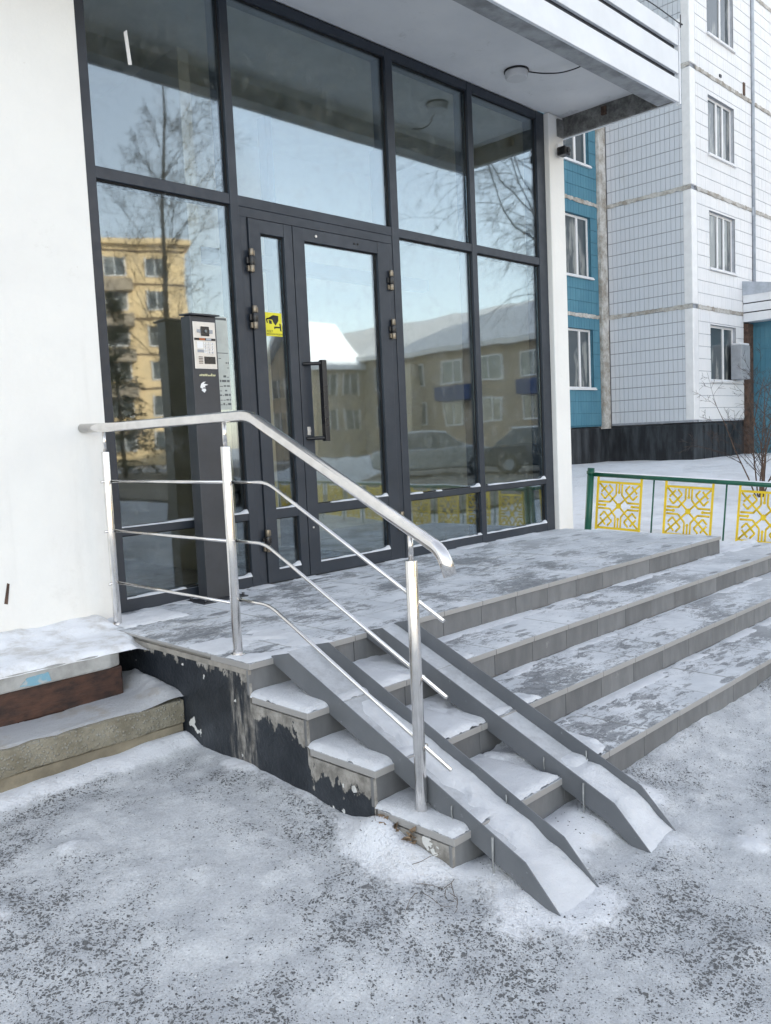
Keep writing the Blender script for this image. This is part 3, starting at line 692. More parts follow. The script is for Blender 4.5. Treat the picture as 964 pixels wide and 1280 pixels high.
# notices on the small pane left of the door
nb = .0285
pa = box('paper_notice', M_notice, gz, .945, 1.04, nb, nb + .0009, 1.02, 1.53)
pr = MB(); rs = random.Random(4)
for zc, hgt in ((1.512, .012), (1.33, .004)): pr.box(.95, 1.035, nb - .0005, nb, zc, zc + hgt)
for r in range(11):
    zc = 1.30 - r * .0255
    x = .951
    while x < 1.03:
        ww = rs.uniform(.008, .028)
        if rs.random() < .75: pr.box(x, min(x + ww, 1.036), nb - .0004, nb, zc, zc + rs.choice((.004, .008, .012)))
        x += ww + .005
pr.build('notice_print', M_noticeink, gz)
tp = MB().prism([(.527, 2.90), (.545, 2.915), (.560, 2.75), (.540, 2.745)], 'y', .0280, .0296).build('tape_strip', M_white, gz)

# interior seen through the glass
it = empty('entrance_lobby', (2, 1.5, 0), 'beige lobby interior behind the glazed entrance front', 'room')
box('floor', M_int_floor, it, .1, 4.3, .14, 2.6, -.05, .002); box('back_wall', M_interior, it, .1, 4.3, 2.6, 2.7, 0, 3.4)
box('ceiling', simple('lobby_ceiling', (.72, .70, .62), .9), it, .1, 4.3, .14, 2.6, 3.30, 3.4); box('side_wall', M_interior, it, 4.2, 4.3, .14, 2.6, 0, 3.3)
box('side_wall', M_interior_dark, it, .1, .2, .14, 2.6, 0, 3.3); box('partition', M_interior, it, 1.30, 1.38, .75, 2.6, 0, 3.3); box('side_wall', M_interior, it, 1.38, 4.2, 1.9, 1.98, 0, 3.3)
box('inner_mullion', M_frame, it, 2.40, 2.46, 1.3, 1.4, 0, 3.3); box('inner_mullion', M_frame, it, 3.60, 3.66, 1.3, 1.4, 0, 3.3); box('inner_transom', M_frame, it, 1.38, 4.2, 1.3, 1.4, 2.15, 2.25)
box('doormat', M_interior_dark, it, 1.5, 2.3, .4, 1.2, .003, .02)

# ------------------------------------------------------------ building walls, pillar, canopy
eb = empty('entrance_building', (0, 0, G), 'white rendered entrance building, plain wall left of the glazing', 'building')
def wall_panel(x0, x1, y0, y1, z0, z1, nm, mat=M_plaster):
    return box(nm, mat, eb, x0, x1, y0, y1, z0, z1, bevel=.004)
wall_panel(-8, .208, -.10, .6, -.6, 8.0, 'front_wall')
MB().prism([(-.335, .165), (-.315, .255), (-.305, .25), (-.32, .16)], 'y', -.103, -.0995).build('rust_chip', M_rust, eb)
box('lintel_wall', M_plaster, eb, .208, 4.28, .005, .6, 3.42, 8.0)
box('upper_body', M_plaster, eb, -8, 4.2, .6, 12, 3.45, 26); box('lower_body', M_interior_dark, eb, -8, 4.2, 2.72, 12, -.6, 3.448)
box('right_wall', M_plaster, eb, 4.302, 4.398, .13, 12, -.6, 3.4)
pl_ = empty('white_pillar', (4.18, -.07, 0), 'white rendered pillar at the right edge of the glazing', 'pillar')
pm = MB().box(4.191, 4.400, -.045, .125, -.7, ZT - .001).mesh('shaft', M_plaster)
bm = bmesh.new(); bm.from_mesh(pm); bmesh.ops.subdivide_edges(bm, edges=[e for e in bm.edges if abs(e.verts[0].co.z - e.verts[1].co.z) > 1], cuts=40, use_grid_fill=True)
for v in bm.verts:
    n = vn(np.array([v.co.z]), np.array([v.co.x * 3 + v.co.y]), 5, 3, 3)[0] - .5; v.co.x += n * .012; v.co.y += n * .006
bm.to_mesh(pm); bm.free(); link('shaft', pm, pl_, bevel=.008)
box('mortar_lump', M_concrete, pl_, 4.30, 4.396, -.06, -.044, 3.18, 3.32, bevel=.006)
cv = empty('security_camera', (4.16, -.15, 3.0), 'small black security camera under the canopy corner on the white pillar', 'camera')
box('housing', M_black, cv, 4.262, 4.350, -.145, -.065, 3.015, 3.082, bevel=.01); box('bracket', M_pvc, cv, 4.29, 4.33, -.065, -.042, 3.06, 3.12)
MB().cyl((4.306, -.155, 3.05), (4.306, -.144, 3.05), .022).build('lens', M_gasket, cv)

cn = empty('entrance_canopy', (2, -.5, 3.35), 'white canopy with dark striped fascia above the glazed entrance', 'canopy')
XC = 4.44; YC = -1.0; ZF = 3.188
# soffit slab with slight waviness
X, Y = np.meshgrid(np.linspace(-1.0, 4.405, 140), np.linspace(-.86, -.0, 30))
Zz = 3.347 + (vn(X, Y, 2.5, 5, 3) - .5) * .012 * np.minimum(1, np.abs(Y) / .2)
Zz = Zz - np.maximum(0, (np.abs(Y + .0) - .84)) * 2
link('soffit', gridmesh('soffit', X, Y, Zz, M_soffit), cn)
box('roof_slab', M_concrete, cn, -1.0, XC - .001, YC + .035, .0, 3.362, 3.60)
M_lip = simple('beam_paint', (.30, .31, .32), .9, var=.3, vs=7, bump=.5)
fl = MB().box(-1.0, 4.40, -.985, -.862, ZF + .002, 3.40).build('edge_beam', M_lip, cn, bevel=.006)
box('end_beam', M_concrete, cn, 4.402, XC - .012, -.986, -.0, ZF + .006, 3.40, bevel=.006)
box('pipe_stub', M_rust, cn, 4.385, 4.403, -.44, -.40, 3.262, 3.325)
for k_, (z0, z1) in enumerate(((ZF, 3.352), (3.392, 3.548), (3.588, 3.70))):
    box('fascia_board', M_fascia, cn, -1.0, XC, YC - .012, YC + .012, z0, z1, bevel=.003)
    box('fascia_board', M_fascia, cn, XC - .011, XC + .010, YC + .014, .0, z0 + .001, z1 - .001, bevel=.003)
box('fascia_backing', M_gap, cn, -1.0, XC - .013, YC + .013, YC + .034, 3.30, 3.69)
box('corner_trim', M_fascia, cn, XC + .011, XC + .028, YC - .016, YC + .016, ZF - .01, 3.78, bevel=.002)
box('roof_flashing', M_fascia, cn, -1.0, XC + .01, YC - .008, -.0, 3.702, 3.712)
MB().tube([(x, -1.03, 3.735 + .006 * math.sin(x * 5)) for x in np.linspace(-1, 4.45, 40)], .004, 6).build('roof_wire', M_gap, cn)
for x in (4.445, 3.4, 2.3): MB().cyl((x, -1.03, 3.71), (x, -1.03, 3.80 if x > 4 else 3.76), .004, 6).box(x - .02, x + .03, -1.034, -1.026, 3.735, 3.742).build('wire_stand', M_gap, cn)
lp = empty('ceiling_lamp', (3.36, -.335, 3.345), 'round white lamp on the canopy soffit with a loose black cable', 'lamp')
MB().tube([(3.36, -.335, 3.346), (3.36, -.335, 3.338)], .088, 32).build('base_ring', M_black, lp)
MB().tube([(3.36, -.335, 3.338), (3.36, -.335, 3.315), (3.36, -.335, 3.297), (3.36, -.335, 3.290)], .082, 32, r2=.074).build('diffuser', simple('lamp_diffuser', (.60, .60, .61), .4, var=.04), lp, bevel=.006)
MB().tube(arc([(3.42, -.39, 3.338), (3.46, -.47, 3.31), (3.55, -.58, 3.30), (3.60, -.70, 3.315), (3.60, -.80, 3.34), (3.60, -.85, 3.36)], .08), .0045, 6).build('cable', M_black, lp)

# ------------------------------------------------------------ intercom kiosk
kx0, kx1, ky0, ky1 = .698, .858, -.13, -.045
ki = empty('intercom_post', (.778, -.09, 0), 'dark grey intercom post with keypad panel standing beside the glazed door', 'intercom')
MB().box(kx0, kx1, ky0, ky1, .006, 1.498).build('body', M_post, ki, bevel=.004)
MB().prism([(ky0 - .022, 1.499), (ky1 + .004, 1.505), (ky1 + .004, 1.513), (ky0 - .022, 1.507)], 'x', kx0 - .006, kx1 + .012).build('lid', M_post, ki, bevel=.001)
MB().box(kx0 - .06, kx1 + .06, ky0 - .06, ky1 + .035, .0, .006).build('base_plate', M_post, ki)
for dx, dy in ((-.04, -.04), (-.04, .01), (1, -.04), (1, .01)):
    x = kx0 + dx if dx < 0 else kx1 + .04; y = ky0 + dy if dy < 0 else ky1 + dy
    MB().cyl((x, y, .006), (x, y, .022), .008, 6).build('bolt', M_post, ki)
px0, px1, pz0, pz1, py = .711, .847, 1.224, 1.468, ky0 - .006
MB().box(px0, px1, py, ky0 - .0005, pz0, pz1).build('panel', M_panel, ki, bevel=.003)
def pp(u, v): return px0 + u * (px1 - px0), pz0 + v * (pz1 - pz0)
def pbox(nm, mat, u0, u1, v0, v1, d=.002, off=0, bevel=0):
    a = pp(u0, v0); c = pp(u1, v1); return box(nm, mat, ki, a[0], c[0], py - d - off, py - off + .0002, a[1], c[1], bevel=bevel)
pbox('camera_module', M_black, .33, .70, .70, .90, .006, 0, .003); pbox('camera_wing', M_ac, .17, .32, .765, .835, .003); pbox('camera_wing', M_ac, .71, .86, .755, .835, .003)
q = pp(.52, .80); MB().cyl((q[0], py - .011, q[1]), (q[0], py - .006, q[1]), .008).build('camera_lens', M_farglass, ki)
pbox('band', M_black, .02, .97, .605, .655, .0012); pbox('band_light', M_orange, .25, .50, .61, .652, .0018); pbox('band_light', M_drain, .55, .78, .612, .65, .0016)
pbox('label_plate', M_white, .14, .40, .44, .58, .0012); pbox('card_slot', M_ac, .14, .42, .35, .41, .0012)
num = '123456789*0#'
for i in range(12):
    u = .50 + .155 * (i % 3); v = .545 - .063 * (i // 3)
    pbox('key', M_pvc, u - .055, u + .055, v - .022, v + .022, .0018, 0, .0006)
    c_ = pp(u, v); textmesh(num[i], .013, M_ink, 'key_digit', ki, (c_[0], py - .0022, c_[1] - .0045), ext=.0002, align='CENTER')
pbox('screen', M_black, .42, .92, .11, .265, .0015)
for i in range(5): pbox('speaker_slot', M_rust, .17, .36, .115 + .033 * i, .13 + .033 * i, .001)
lg_ = MB().prism([(x_ + .044, z_ + .011) for x_, z_ in [(.692, 1.118), (.699, 1.137), (.712, 1.146), (.728, 1.148), (.714, 1.138), (.742, 1.132), (.720, 1.126), (.724, 1.118), (.712, 1.118), (.704, 1.110)]], 'y', ky0 - .0009, ky0 - .0001).prism([(x_ + .044, z_ + .011) for x_, z_ in [(.698, 1.104), (.708, 1.112), (.722, 1.112), (.728, 1.104), (.716, 1.090)]], 'y', ky0 - .0009, ky0 - .0001).build('emblem', M_white, ki)
sc_ = MB(); rs = random.Random(3); x = .735
while x < .835: h_ = rs.uniform(.004, .012); sc_.prism([(x, 1.189), (x + .006, 1.187), (x + .011, 1.189 + h_), (x + .004, 1.191 + h_)], 'y', ky0 - .0008, ky0 - .0001); x += .010
sc_.build('scribble', simple('yellow_print', (.6, .58, .35), .6), ki)

# ------------------------------------------------------------ stair railing
XRL = .128
rl = empty('stair_railing', (XRL, -1.2, 0), 'polished stainless steel railing with three cross bars beside the steps', 'railing')
hp = .817
for (y, z) in ((-.234, 0), (-1.203, 0), (-2.158, -3 * RS)):
    MB().cyl((XRL, y, z), (XRL, y, z + hp), .0190, 24).build('post', M_steel, rl, bevel=.002)
    MB().cyl((XRL, y, z - .0), (XRL, y, z + .006), .028, 24).build('foot_ring', M_steel, rl)
    zt = .925 if z == 0 else .54
    MB().cyl((XRL, y, z + hp), (XRL, y, zt - .012), .0085, 12).build('post_pin', M_steel, rl)
hr = arc([(.088, -.10, .932), (XRL, -.30, .928), (XRL, -1.365, .928), (XRL, -2.285, .478), (XRL, -2.315, .405)], .05, 7)
MB().tube(hr, .0212, 20).build('handrail', M_steel, rl)
for zc in (.678, .445, .197):
    MB().cyl((XRL + .022, -.225, zc), (XRL + .022, -1.20, zc), .0068, 10).build('cross_bar', M_steel, rl)
    MB().cyl((XRL - .012, -.234, zc), (XRL - .032, -.234, zc), .007, 10).build('bar_knob', M_steel, rl)
for (zb, yb, z1, y1, z2, y2) in ((.678, -1.425, .314, -2.13, .258, -2.262), (.448, -1.39, .073, -2.139, .020, -2.262), (.214, -1.395, -.149, -2.157, -.209, -2.268)):
    MB().tube(arc([(XRL + .022, -1.195, zb), (XRL + .022, yb, zb), (XRL + .022, y2, z2)], .05, 5), .0068, 10).build('cross_bar', M_steel, rl)
    for y, z in ((-1.203, zb), (-2.158, z1 - .008)):
        MB().cyl((XRL, y, z), (XRL + .034, y, z), .0075, 10).build('bar_knob', M_steel, rl)

# ------------------------------------------------------------ stroller ramps
def ramp(x0, x1, label, seed, sn):
    r = empty('stroller_ramp', ((x0 + x1) / 2, -2.0, G), label, 'ramp', 'steel stroller ramps laid over the steps')
    t = .004
    L0 = (YL, .0); B1 = (-2.685, -.548)
    bed = [(YL + .004, .004), (YL - .03, -.006), (-2.52, -.455), B1, (-2.685, -.554), (-2.52, -.461), (YL - .03, -.012), (YL + .004, -.002)]
    fl = [(YL, .006), (-1.456, .032), (-2.545, -.408), (-2.70, -.560), (-2.67, -.570), (-2.505, -.474), (YL, -.018)]
    MB().prism(fl, 'x', x0, x0 + t).build('side_plate', M_ramp, r); MB().prism(fl, 'x', x1 - t, x1).build('side_plate', M_ramp, r)
    MB().prism([(p[0], p[1]) for p in bed], 'x', x0 + t, x1 - t).build('bed', M_frost_steel, r)
    rs = random.Random(seed)
    # icicles and a weld drip
    for (y, zt, ln, rr) in ((-2.27, -.318, .05, .003), (-2.43, -.368, .155 if x0 < .4 else .14, .0045)):
        MB().tube([(x0 - .004, y, zt), (x0 - .005, y + .001, zt - ln * .4), (x0 - .003, y, zt - ln * .8), (x0 - .003, y, zt - ln)], rr, 8, r2=.0015).build('icicle', M_ice, r)
    MB().tube([(x1 - .008, -2.33, -.335), (x1 - .009, -2.331, -.36), (x1 - .009, -2.331, -.39)], .0035, 7, r2=.001).build('icicle', M_ice, r)
    # snow lying in the channel
    ss = np.linspace(0, 1, 200); ww = np.linspace(0, 1, 22); Wg, Sg = np.meshgrid(ww, ss)
    Yg = YL - .02 + (-2.68 - (YL - .02)) * Sg; xg = x0 + t + (x1 - x0 - 2 * t) * Wg
    bedz = np.interp(-Yg, [-(YL + .004), .03 - YL, 2.52, 2.685], [.004, -.006, -.455, -.548])
    th = sn(Sg, Wg, Yg, xg)
    link('channel_snow', gridmesh('channel_snow', xg, Yg, bedz + th, M_snow), r)
    for ch in r.children:
        for v in ch.data.vertices: v.co.x += .036 * (v.co.y - YL)
    return r
def sn1(S_, W_, Y_, x_):
    n = vn(x_, Y_, 14, 5, 4); side = sst(W_, .42 + .3 * (n - .5), .62 + .3 * (n - .5))
    return -.0022 + side * (.012 + .016 * n) * sst(S_, .22, .45) * (1 - sst(S_, .80, .86)) + .013 * sst(S_, .80, .90) * (.4 + n)
def sn2(S_, W_, Y_, x_):
    n = vn(x_, Y_, 14, 25, 4); side = sst(W_, .15 + .5 * (n - .5), .45 + .3 * (n - .5))
    return -.0022 + side * (.019 + .016 * n) * sst(S_, .70, .78) * (1 - sst(S_, .90, .95)) + .012 * sst(S_, .86, .94) * (.4 + n)
ramp(.180, .385, 'grey steel stroller ramp nearest the railing post, thick snow in its channel', 1, sn1)
ramp(.680, .865, 'grey steel stroller ramp farther from the railing, only lightly dusted', 2, sn2)

# dry stalks and broken render poking out of the snow by the lowest step
rs = random.Random(12); tw_ = MB()
for i in range(16):
    x, y = rs.uniform(-.16, .05), rs.uniform(-2.42, -2.02); z = G + .02; p = Vector((x, y, z)); pts = [p]; d = Vector((rs.uniform(-1, 1), rs.uniform(-1, .3), rs.uniform(.05, .5))).normalized()
    for k in range(5): d = (d + Vector((rs.uniform(-.5, .5), rs.uniform(-.5, .5), rs.uniform(-.45, .1)))).normalized(); p = p + d * rs.uniform(.015, .035); p.z = max(p.z, G + .012); pts.append(p.copy())
    tw_.tube(pts, .0012, 4, r2=.0006)
tag(tw_.build('dry_stalks', simple('dry_stalk', (.10, .07, .04), .9)), 'dry brown stalks poking from the snow beside the lowest step', 'dead grass', kind='stuff')
rb_ = MB()
for i in range(30):
    x = XS - .004 - abs(rs.gauss(0, .012)); y = rs.uniform(-2.20, -2.02); z = rs.uniform(-.44, -.385); r0 = rs.uniform(.006, .017)
    pts = [(x + rs.uniform(-r0, r0), y + rs.uniform(-r0, r0), z + rs.uniform(-r0, r0)) for _ in range(6)]
    rb_.add(pts, [(0, 1, 2), (0, 2, 3), (0, 3, 4), (0, 4, 1), (5, 2, 1), (5, 3, 2), (5, 4, 3), (5, 1, 4)])
br_ = rb_.build('broken_render', simple('broken_render', (.20, .14, .09), .95, var=.6, vs=30, bump=.6), st); br_['kind'] = 'stuff'

# ------------------------------------------------------------ yellow and green fence
def ornament_mesh():
    mb = MB(); w_ = .5; R = .0112
    def bar(p, q, r=R): mb.tube([(p[0], 0, p[1]), (q[0], 0, q[1])], r, 5)
    W2, H2 = .5, .5
    def sq(x0, z0, x1, z1, r=.011):
        bar((x0, z0), (x1, z0), r); bar((x1, z0), (x1, z1), r); bar((x1, z1), (x0, z1), r); bar((x0, z1), (x0, z0), r)
    mb.box(-.012, .012, -.012, .012, -.01, .56); mb.box(.518, .542, -.012, .012, -.01, .56)
    mb.box(.012, .518, -.010, .010, .0, .022); mb.box(.012, .518, -.010, .010, .478, .50)
    cx, cz = .265, .25
    for sx in (-1, 1):
        for sz in (-1, 1):
            def P(a, c): return (cx + sx * a, cz + sz * c)
            bar(P(0, 0), P(.245, .225))
            bar(P(.035, .225), P(.035, .115)); bar(P(.035, .115), P(.11, .035)); bar(P(.11, .035), P(.245, .035))
            for t_, h_, l_ in ((.125, .048, .050), (.185, .034, .0)):
                for sg in (-1, 1):
                    bar(P(t_, t_ * .92), P(t_ - sg * h_, t_ * .92 + sg * h_))
                    if l_: bar(P(t_ - sg * h_, t_ * .92 + sg * h_), P(t_ - sg * h_ + l_, t_ * .92 + sg * h_ + l_))
    for a, c in (((cx, 0), (cx, .06)),):
        pass
    mb.tube([(cx, -.012, cz), (cx, .012, cz)], .030, 8)
    bar((cx, .0), (cx, .11)); bar((cx, .39), (cx, .5)); bar((.0, cz), (.10, cz)); bar((.43, cz), (.53, cz))
    for p in ((cx, .11), (cx, .39), (.10, cz), (.43, cz)): mb.tube([(p[0], -.012, p[1]), (p[0], .012, p[1])], .016, 6)
    return mb.mesh('ornament_panel', M_fyellow)
orn = ornament_mesh(); orn_s = None
def fence(p0, p1, npan, label, snow=True, tilt=None):
    p0 = Vector(p0); p1 = Vector(p1); d = (p1 - p0); L = d.length; u = d.normalized()
    f = empty('ornate_fence', p0, label, 'fence')
    up = Vector((0, 0, 1)); up = (up - u * up.dot(u)).normalized(); nrm = up.cross(u)
    Mx = Matrix((u, nrm, up)).transposed().to_4x4()
    def place(mb, nm, mat, bevel=0):
        me = mb.mesh(nm, mat); me.transform(Mx); o = bpy.data.objects.new(nm, me); col.objects.link(o); o.parent = f; return o
    place(MB().cyl((0, 0, -.4), (0, 0, .66), .036, 16).tube([(0, 0, .60), (0, 0, .63)], .044, 16), 'fence_post', M_green)
    place(MB().tube([(0, 0, .60), (L, 0, .60)], .026, 12), 'top_rail', M_green)
    if snow:
        xs = np.linspace(0, L, int(L / .02)); X_, A = np.meshgrid(xs, np.linspace(-.9, .9, 7))
        hh = .001 + .006 * vn(X_, A * 0, 7, 3, 3)
        m = gridmesh('rail_snow', X_, np.sin(A) * .024, .60 + np.cos(A) * (.0255 + hh * (np.abs(A) < .85)), M_snow); m.transform(Mx); o = bpy.data.objects.new('rail_snow', m); col.objects.link(o); o.parent = f
    sp = L / npan
    for i in range(npan):
        me = orn.copy() if False else None
        o = bpy.data.objects.new('ornament_panel', orn); col.objects.link(o); o.parent = f
        o.matrix_local = Mx @ Matrix.Translation((.085 + i * sp, .0, .035)) @ Matrix.Diagonal((.84, 1, 1.0, 1))
        b0 = .085 + i * sp + .445 + (sp - .445) * .5
        place(MB().cyl((b0, 0, -.12), (b0, 0, .59), .0085, 8), 'fence_rod', M_green)
    place(MB().cyl((L, 0, -.4), (L, 0, .64), .028, 16), 'fence_post', M_green)
    return f
PA = Vector((6.0156, .8028, -.246)); PB = Vector((6.437, -.9165, -.385)); dirv = (PB - PA)
PM = PA + dirv.normalized() * (.69 * 4)
fence(PA, PM, 4, 'green railed fence with yellow ornamental panels standing in snow behind the landing')
fence(PM + Vector((.03, -.12, -.02)), PM + Vector((2.0, -8.0, -.06)), 12, 'further run of the ornamental fence out of the frame, seen reflected in the lower panes')

# ------------------------------------------------------------ panel block behind
BX, BY, BB = 17.334, 4.80, 7.03
pb = empty('panel_block', (BX + 3, BB, 0), 'nine storey panel block with white tiled end wall and blue recessed facade', 'building')
ZJ = [.868, 3.535, 6.205, 8.88, 11.52, 14.17, 16.8, 19.5]
core = MB(); core.box(BX + .21, 60, BY + .9, 22, -.6, 26); core.box(8.5, BX + .2, BB + .9, 22, -.6, 26); core.box(BX + .205, 60, BY + .21, BY + .89, 17.2, 26); core.box(8.5, BX + .2, BB + .21, BB + .89, 17.2, 26); core.build('structure_core', M_joint, pb)
def tiled(face, a0, a1, z0, z1, mat, jm, holes=(), cw=.117, rh=.285, gv=.008, gh=.018, nm='tile_field', zoff=0):
    """face: 'x' plane at X=BX running along Y; 'y' plane running along X"""
    axis, plane = face
    mb = MB()
    nr = max(1, round((z1 - z0) / rh)); h = (z1 - z0) / nr; nc = max(1, round((a1 - a0) / cw)); wd = (a1 - a0) / nc
    for r in range(nr):
        zz0 = z0 + r * h + gh / 2; zz1 = z0 + (r + 1) * h - gh / 2
        for c_ in range(nc):
            b0 = a0 + c_ * wd + gv / 2; b1 = a0 + (c_ + 1) * wd - gv / 2
            segs = [(b0, b1, zz0, zz1)]
            for (h0, h1, v0, v1) in holes:
                ns = []
                for (s0, s1, t0, t1) in segs:
                    if s1 <= h0 or s0 >= h1 or t1 <= v0 or t0 >= v1: ns.append((s0, s1, t0, t1)); continue
                    if t0 < v0 - .01: ns.append((s0, s1, t0, v0))
                    if t1 > v1 + .01: ns.append((s0, s1, v1, t1))
                    if s0 < h0 - .01: ns.append((s0, h0, max(t0, v0), min(t1, v1)))
                    if s1 > h1 + .01: ns.append((h1, s1, max(t0, v0), min(t1, v1)))
                segs = ns
            for (s0, s1, t0, t1) in segs:
                d = random.uniform(0, .003)
                if axis == 'x': vs = [(plane - .004 + d, s0, t0), (plane - .004 + d, s1, t0), (plane - .004 + d, s1, t1), (plane - .004 + d, s0, t1)]; bk = [(plane + .02, v[1], v[2]) for v in vs]
                else: vs = [(s0, plane - .004 + d, t0), (s1, plane - .004 + d, t0), (s1, plane - .004 + d, t1), (s0, plane - .004 + d, t1)]; bk = [(v[0], plane + .02, v[2]) for v in vs]
                mb.add(vs + bk, [(0, 1, 2, 3), (0, 4, 5, 1), (1, 5, 6, 2), (2, 6, 7, 3), (3, 7, 4, 0)])
    o = mb.build(nm, mat, None)
    return o
def panel(face, a0, a1, z0, z1, mat, jm, holes=(), **kw):
    """one concrete wall panel with its openings, tiles as stuff beneath it"""
    axis, plane = face; mb = MB(); holes_s = sorted(holes)
    def bx(s0, s1, t0, t1):
        if s1 - s0 < .005 or t1 - t0 < .005: return
        if axis == 'x': mb.box(plane + .010, plane + .2, s0, s1, t0, t1)
        else: mb.box(s0, s1, plane + .010, plane + .2, t0, t1)
    cur = a0
    for (h0, h1, v0, v1) in holes_s:
        bx(cur, h0, z0, z1); bx(h0, h1, z0, v0); bx(h0, h1, v1, z1); cur = h1
    bx(cur, a1, z0, z1)
    o = mb.build('wall_panel', jm, pb)
    t = tiled(face, a0 + .01, a1 - .01, z0 + .04, z1 - .04, mat, jm, holes, **kw); setpar(t, o); t['kind'] = 'stuff'
    return o
def window(x0, x1, z0, z1, yp, parts, sill=True, parent=None, depth=.11, snow=True):
    wf = MB(); t = .055; y0, y1 = yp + depth - .03, yp + depth + .03
    wf.box(x0, x0 + t, y0, y1, z0, z1); wf.box(x1 - t, x1, y0, y1, z0, z1); wf.box(x0 + t, x1 - t, y0, y1, z1 - t, z1); wf.box(x0 + t, x1 - t, y0, y1, z0, z0 + t)
    xs = [x0 + t] + [x0 + f * (x1 - x0) for f in parts] + [x1 - t]
    for f in parts: c_ = x0 + f * (x1 - x0); wf.box(c_ - .035, c_ + .035, y0 - .008, y1, z0 + t, z1 - t)
    o = wf.build('window', M_pvc, parent, bevel=.004)
    edges = [x0 + t] + sum([[x0 + f * (x1 - x0) - .035, x0 + f * (x1 - x0) + .035] for f in parts], []) + [x1 - t]
    for i in range(0, len(edges), 2):
        g_ = box('window_pane', M_farglass, o, edges[i] + .001, edges[i + 1] - .001, y0 + .02, y0 + .032, z0 + t + .001, z1 - t - .001)
        MB().box(edges[i] + .02, edges[i] + .02 + (edges[i + 1] - edges[i]) * .0 + .001, y0 + .1, y0 + .101, z0 + t, z0 + t + .001)
    if sill:
        box('sill', M_pvc, o, x0 - .04, x1 + .04, yp - .06, yp + depth - .032, z0 - .03, z0 - .002)
        if snow: box('sill_snow', M_snow, o, x0 - .03, x1 + .03, yp - .055, yp + depth - .034, z0 - .001, z0 + .03, bevel=.014)
    return o
# plinth
MB().box(BX + .035, BX + .3, BY + .04, BB + .04, -.6, .84).build('plinth', M_plinth, pb); MB().box(BX + .036, 20.28, BY + .036, BY + .3, -.6, .842).build('plinth', M_plinth, pb); MB().box(8.5, BX + .034, BB + .035, BB + .3, -.6, .842).build('plinth', M_plinth, pb)
for x in (17.9, 18.35, 18.7, 19.1, 19.6): box('plinth_batten', M_plinth, pb, x, x + .02, BY + .015, BY + .036, -.3, .78)
WX = (18.262, 19.76); WZ = [(1.83, 3.17), (4.47, 5.825), (7.095, 8.455), (9.80, 11.12), (12.45, 13.8), (15.1, 16.45)]
BWX = (15.05, 16.70)
for k in range(6):
    z0, z1 = ZJ[k], ZJ[k + 1]
    panel(('x', BX), BY + .02, BB - .09, z0, z1, M_wtile, M_joint, gv=.010)
    hol = ((WX[0], WX[1], WZ[k][0], WZ[k][1]),)
    xr = 20.24 if k == 0 else 20.83
    panel(('y', BY), BX + .27, xr, z0, z1, M_ptile, M_pjoint, hol, gv=.003, gh=.016)
    if k >= 1: panel(('y', BY), 20.90, 26, z0, z1, M_ptile, M_pjoint, (), gv=.003, gh=.016)
    box('corner_strip', M_pvc, pb, BX - .012, BX + .268, BY - .012, BY + .2, z0 + .05, z1 - .05, bevel=.02)
    bh = ((BWX[0], BWX[1], WZ[k][0] - .04, WZ[k][1] + .05),)
    panel(('y', BB), 8.6, 17.02, z0, z1, M_btile, M_bjoint, bh, gv=.005, gh=.010)
    window(WX[0], WX[1], WZ[k][0], WZ[k][1], BY, (.42, .66) if k in (1, 2) else (.60,), parent=pb)
    window(BWX[0], BWX[1], WZ[k][0] - .04, WZ[k][1] + .05, BB, (.36, .70), parent=pb)
for k in range(6):
    z = ZJ[k] if k else None
    if z:
        for f, a0, a1 in ((('x', BX), BY, BB - .09), (('y', BY), BX + .27, 26), (('y', BB), 8.6, 17.02)):
            n = int((a1 - a0) / .06); mb = MB(); pts = np.linspace(a0, a1, n + 1)
            vs = []; 
            for i, a in enumerate(pts):
                u_ = z + .045 + .03 * (random.random() - .5); l_ = z - .045 + .04 * (random.random() - .5); d_ = -.012 - .008 * random.random()
                if f[0] == 'x': vs += [(f[1] + d_, a, u_), (f[1] + d_, a, l_)]
                else: vs += [(a, f[1] + d_, u_), (a, f[1] + d_, l_)]
            mb.add(vs, [(2 * i, 2 * i + 1, 2 * i + 3, 2 * i + 2) for i in range(n)])
            mb.add([(v[0] + (.02 if f[0] == 'x' else 0), v[1] + (0 if f[0] == 'x' else .02), v[2]) for v in vs], [(2 * i, 2 * i + 1, 2 * i + 3, 2 * i + 2) for i in range(n)])
            mb.build('storey_seam', M_seam, pb)
MB().box(17.03, BX - .005, BB - .09, BB + .12, .80, 19).build('corner_seam', M_seam, pb, bevel=.02)
MB().cyl((20.87, BY - .03, 4.25), (20.87, BY - .03, 19), .045, 10).build('seam_pipe', M_drain, pb)
for z in (6.2,): MB().box(20.80, 20.97, BY - .05, BY, z - .14, z + .1).build('seam_patch', M_drain, pb, bevel=.02)
for x, z in ((20.3, 8.93), (18.9, 9.0)): box('seam_patch', M_rust if x > 20 else M_gap, pb, x, x + .10, BY - .03, BY + .004, z, z + (.30 if x > 20 else .06))
ac = empty('wall_cabinet', (19.75, BY, 2.2), 'grey metal cabinet hung on the wall beside the lowest right window', 'cabinet')
MB().box(19.42, 19.98, BY - .26, BY - .004, 1.88, 2.72).build('cabinet_body', M_ac, ac, bevel=.01); box('cabinet_snow', M_snow, ac, 19.43, 19.97, BY - .25, BY - .01, 2.721, 2.77, bevel=.02)
